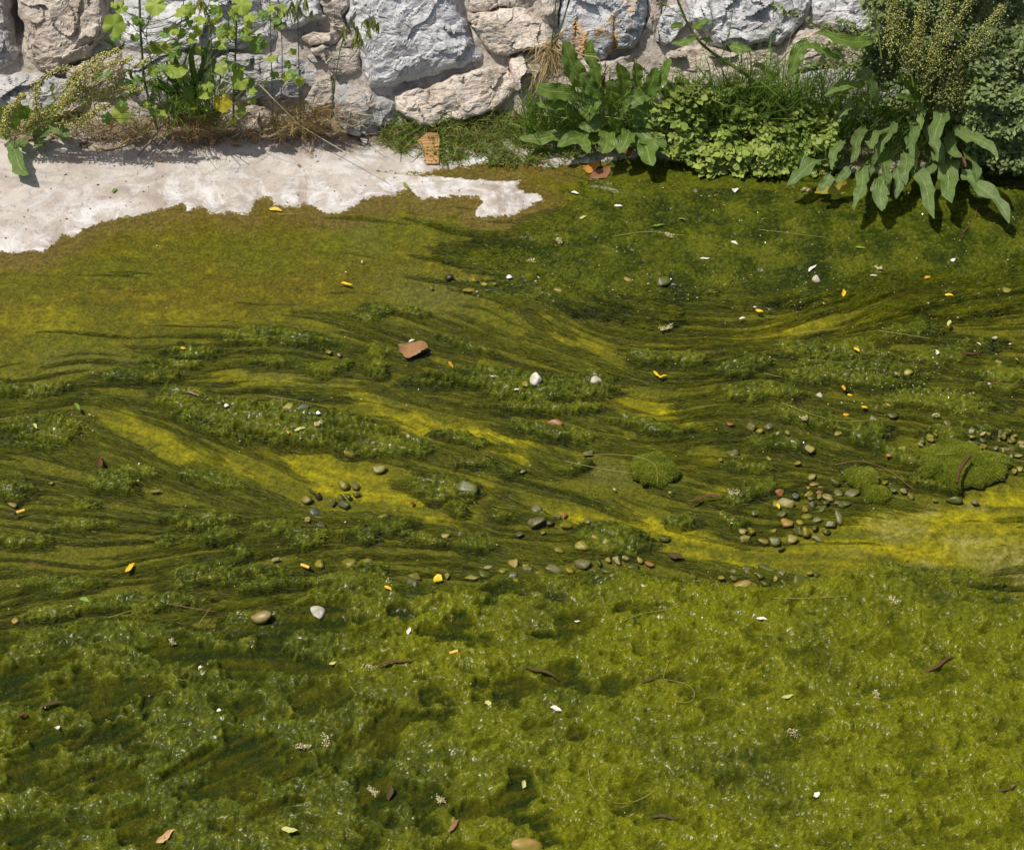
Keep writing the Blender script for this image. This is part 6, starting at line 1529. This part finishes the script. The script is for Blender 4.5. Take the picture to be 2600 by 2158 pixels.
# straws and thin stems adrift
ST = [([(1460, 1172), (1540, 1168), (1620, 1172), (1668, 1196), (1668, 1240)], 'pale thread like stem looped over the round algae stone'), ([(1435, 1186), (1520, 1205), (1612, 1218)], 'straight pale stem left of the round algae stone'), ([(2374, 1168), (2424, 1167)], 'short straw on the largest algae stone'),
      ([(2120, 1182), (2180, 1170), (2250, 1190), (2320, 1245)], 'grey twig bent over the algae above the pebble heap'), ([(1985, 1030), (2060, 1062), (2130, 1074), (2220, 1070)], 'green stem trailing above the pebble heap'), ([(675, 1008), (750, 1018), (835, 1036)], 'pale straw along the long algae mound'),
      ([(1492, 1965), (1500, 2015), (1555, 2048), (1610, 2045), (1668, 2018)], 'thin stem curved like a hook in the near mat'), ([(1698, 1688), (1682, 1725), (1690, 1765), (1725, 1798), (1760, 1788), (1765, 1760), (1740, 1744), (1684, 1736)], 'thin stem looped on the near mat'),
      ([(1582, 1592), (1625, 1566), (1680, 1558), (1725, 1550)], 'thin bent stem at the top of the near mat'), ([(1965, 1526), (2040, 1532), (2150, 1527)], 'thin level stem at the top right of the near mat'), ([(430, 1536), (500, 1548), (545, 1554)], 'thin straw on the dark left strands'), ([(505, 1585), (535, 1545)], 'short crossed straw on the left strands'),
      ([(275, 1570), (335, 1553)], 'short straw at the far left strands'), ([(1925, 588), (2010, 600), (2098, 608)], 'fine straw in the upper right mat'), ([(1560, 605), (1640, 592), (1740, 604)], 'fine curved stem below the rosette'), ([(2012, 852), (2070, 842), (2125, 838)], 'fine pale stem right of centre'), ([(2230, 842), (2300, 852), (2360, 862)], 'fine pale stem near the right swirl'),
      ([(1175, 558), (1240, 550)], 'straw at the tip of the dry ledge'), ([(440, 1725), (462, 1738), (475, 1735)], 'forked straw in the left of the near mat'), ([(2450, 1945), (2480, 1905), (2500, 1895)], 'thin stem at the right of the near mat'), ([(1940, 950), (1960, 955), (1985, 960)], 'pale split straw above the tuft'), ([(705, 546), (740, 547), (775, 542)], 'thin straw at the wet edge of the ledge'),
      ([(2480, 972), (2530, 975), (2600, 980)], 'dark thin stem at the right edge'), ([(2440, 600), (2475, 560), (2480, 530)], 'thin branching twig under the right dock')]
for k, (pp, lb) in enumerate(ST):
    P = []
    for x, y in pp:
        g = at(x, y, 0); z = top_z(g[0], g[1])
        P.append(np.array([g[0], g[1], z + .004]))
    P = np.array(P)
    if 'stone' in lb: P[:, 2] += .02
    t = np.linspace(0, len(P) - 1, 4 * len(P))
    C_ = np.stack([np.interp(t, np.arange(len(P)), P[:, d]) for d in range(3)], -1)
    for _ in range(3): C_[1:-1] = .5 * C_[1:-1] + .25 * (C_[:-2] + C_[2:])
    o = obj('straw', tubes('straw', [(C_ - P[0], .0009, .0006)], FM['straw'] if 'twig' not in lb and 'dark' not in lb else FM['brown'], 5)); o.location = P[0]
    tag(o, lb, 'straw', 'drifting straws')

# fine litter nobody could count
r = np.random.default_rng(123)
n = 1900
sx = np.concatenate([r.uniform(0, 2600, 700), r.uniform(1300, 2600, 750), r.normal(2300, 190, 450)]); sy = np.concatenate([r.uniform(560, 2150, 700), r.uniform(440, 800, 750), r.normal(930, 70, 450)])
G = np.array([at(a, b, 0) for a, b in zip(sx, sy)])
G[:, 2] = np.maximum(np.maximum(field(BED, G[:, 0], G[:, 1]), field(ALG, G[:, 0], G[:, 1])), 0) + .0025
pal = np.array([[.46, .42, .28], [.42, .34, .10], [.28, .18, .07], [.34, .36, .10], [.55, .52, .42]])
az = r.uniform(0, 6.3, n); ln = r.gamma(2.0, .0011, n) + .0012
D = np.stack([np.cos(az), np.sin(az), r.normal(0, .15, n)], -1) * ln[:, None]
o = obj('plant_litter', leaflets('plant_litter', G, D, ln * .30, pal[r.integers(0, 5, n)] * r.uniform(.6, 1.1, (n, 1)), M_DRYT, np.array([0, 0, 1]) + r.normal(0, .2, (n, 3))))
tag(o, 'specks of seed husk and leaf litter scattered over the algae', 'litter', kind='stuff')
n = 420
sx = r.uniform(0, 1400, n); sy = r.uniform(345, 640, n)
G = np.array([at(a, b, 0) for a, b in zip(sx, sy)]); sdv = field(SD, G[:, 0], G[:, 1]); G = G[sdv > 6]; n = len(G)
G[:, 2] = field(BED, G[:, 0], G[:, 1]) + .002
az = r.uniform(0, 6.3, n); ln = r.gamma(2.0, .0016, n) + .0015
D = np.stack([np.cos(az), np.sin(az), r.normal(0, .2, n)], -1) * ln[:, None]
pal = np.array([[.10, .07, .05], [.20, .14, .09], [.30, .22, .12], [.05, .045, .04]])
o = obj('ledge_litter', leaflets('ledge_litter', G, D, ln * .3, pal[r.integers(0, 4, n)], M_DRYT, np.array([0, 0, 1]) + r.normal(0, .3, (n, 3))))
tag(o, 'dark crumbs and husks on the dry concrete ledge', 'litter', kind='stuff')

# ------------------------------------------------------------------ torn corrugated cardboard
m, nt, b = nm('brown_cardboard')
nt.links.new(mixc(nt, noise(nt, 60, 4, .6, geoco(nt)), (.32, .17, .06), (.48, .29, .12)), b.inputs['Base Color']); b.inputs['Roughness'].default_value = .9
M_CARD = m
c_tl = env(1056, 342, .0); base = at(1100, 418, .012)
L0 = [at(1080, 416, .012), at(1114, 416, .012)]; L1 = [at(1078, 386, .022), at(1115, 386, .022)]; L2 = [at(1058, 358, .045), at(1116, 352, .045)]; L3 = [at(1084, 337, .060), at(1112, 338, .060)]
rows = []
nv, nu = 44, 16
for a in range(nv):
    t = a / (nv - 1) * 3; k = min(int(t), 2); q = t - k
    A = [L0, L1, L2, L3]
    l = A[k][0] * (1 - q) + A[k + 1][0] * q; rgt = A[k][1] * (1 - q) + A[k + 1][1] * q
    l = l + np.array([.003 * math.sin(a * 2.1), 0, 0])
    for c in range(nu): rows.append(l + (rgt - l) * c / (nu - 1))
V = np.array(rows); up_ = nrm([0, -.6, .8])
rid = .0022 * np.sin(np.repeat(np.arange(nv), nu) * 2 * math.pi / 4.0)
front = V + up_ * rid[:, None]; back = V - up_ * .004
i = np.arange(nv * nu).reshape(nv, nu)
f = np.stack([i[:-1, :-1], i[:-1, 1:], i[1:, 1:], i[1:, :-1]], -1).reshape(-1, 4); n = nv * nu
edge = np.concatenate([i[0], i[1:, -1], i[-1, -2::-1], i[-2:0:-1, 0]])
side = np.stack([edge, np.roll(edge, -1), np.roll(edge, -1) + n, edge + n], -1)
cb = obj('cardboard_piece', mesh_from('cardboard_piece', np.vstack([front, back]) - V[0], np.vstack([f, f[:, ::-1] + n, side]), M_CARD, smooth=False))
cb.location = V[0]
tag(cb, 'torn scrap of brown corrugated cardboard at the edge of the grass', 'cardboard')

# ------------------------------------------------------------------ dry litter on the earth under the left weeds
r = np.random.default_rng(131)
n = 1500
sx = r.uniform(-40, 1000, n); sy = 352 + r.normal(0, 13, n) + 8 * np.sin(sx / 60)
G = np.array([at(a, b_, .02) for a, b_ in zip(sx, sy)])
G[:, 2] = np.maximum(field(BED, G[:, 0], G[:, 1]), 0) + .003
az = r.normal(0, .9, n) + math.pi * (r.random(n) < .5); ln = r.gamma(2.0, .006, n) + .004
D = np.stack([np.cos(az), np.sin(az) * .7, r.normal(.12, .2, n)], -1) * ln[:, None]
o = obj('dry_litter', slivers('dry_litter', G, D, r.uniform(.0006, .0022, n), col_mix((.16, .10, .055), (.42, .32, .19), n, r, .3), M_DRYT))
tag(o, 'dry stalk and leaf litter along the foot of the wall on the left', 'litter', kind='stuff')
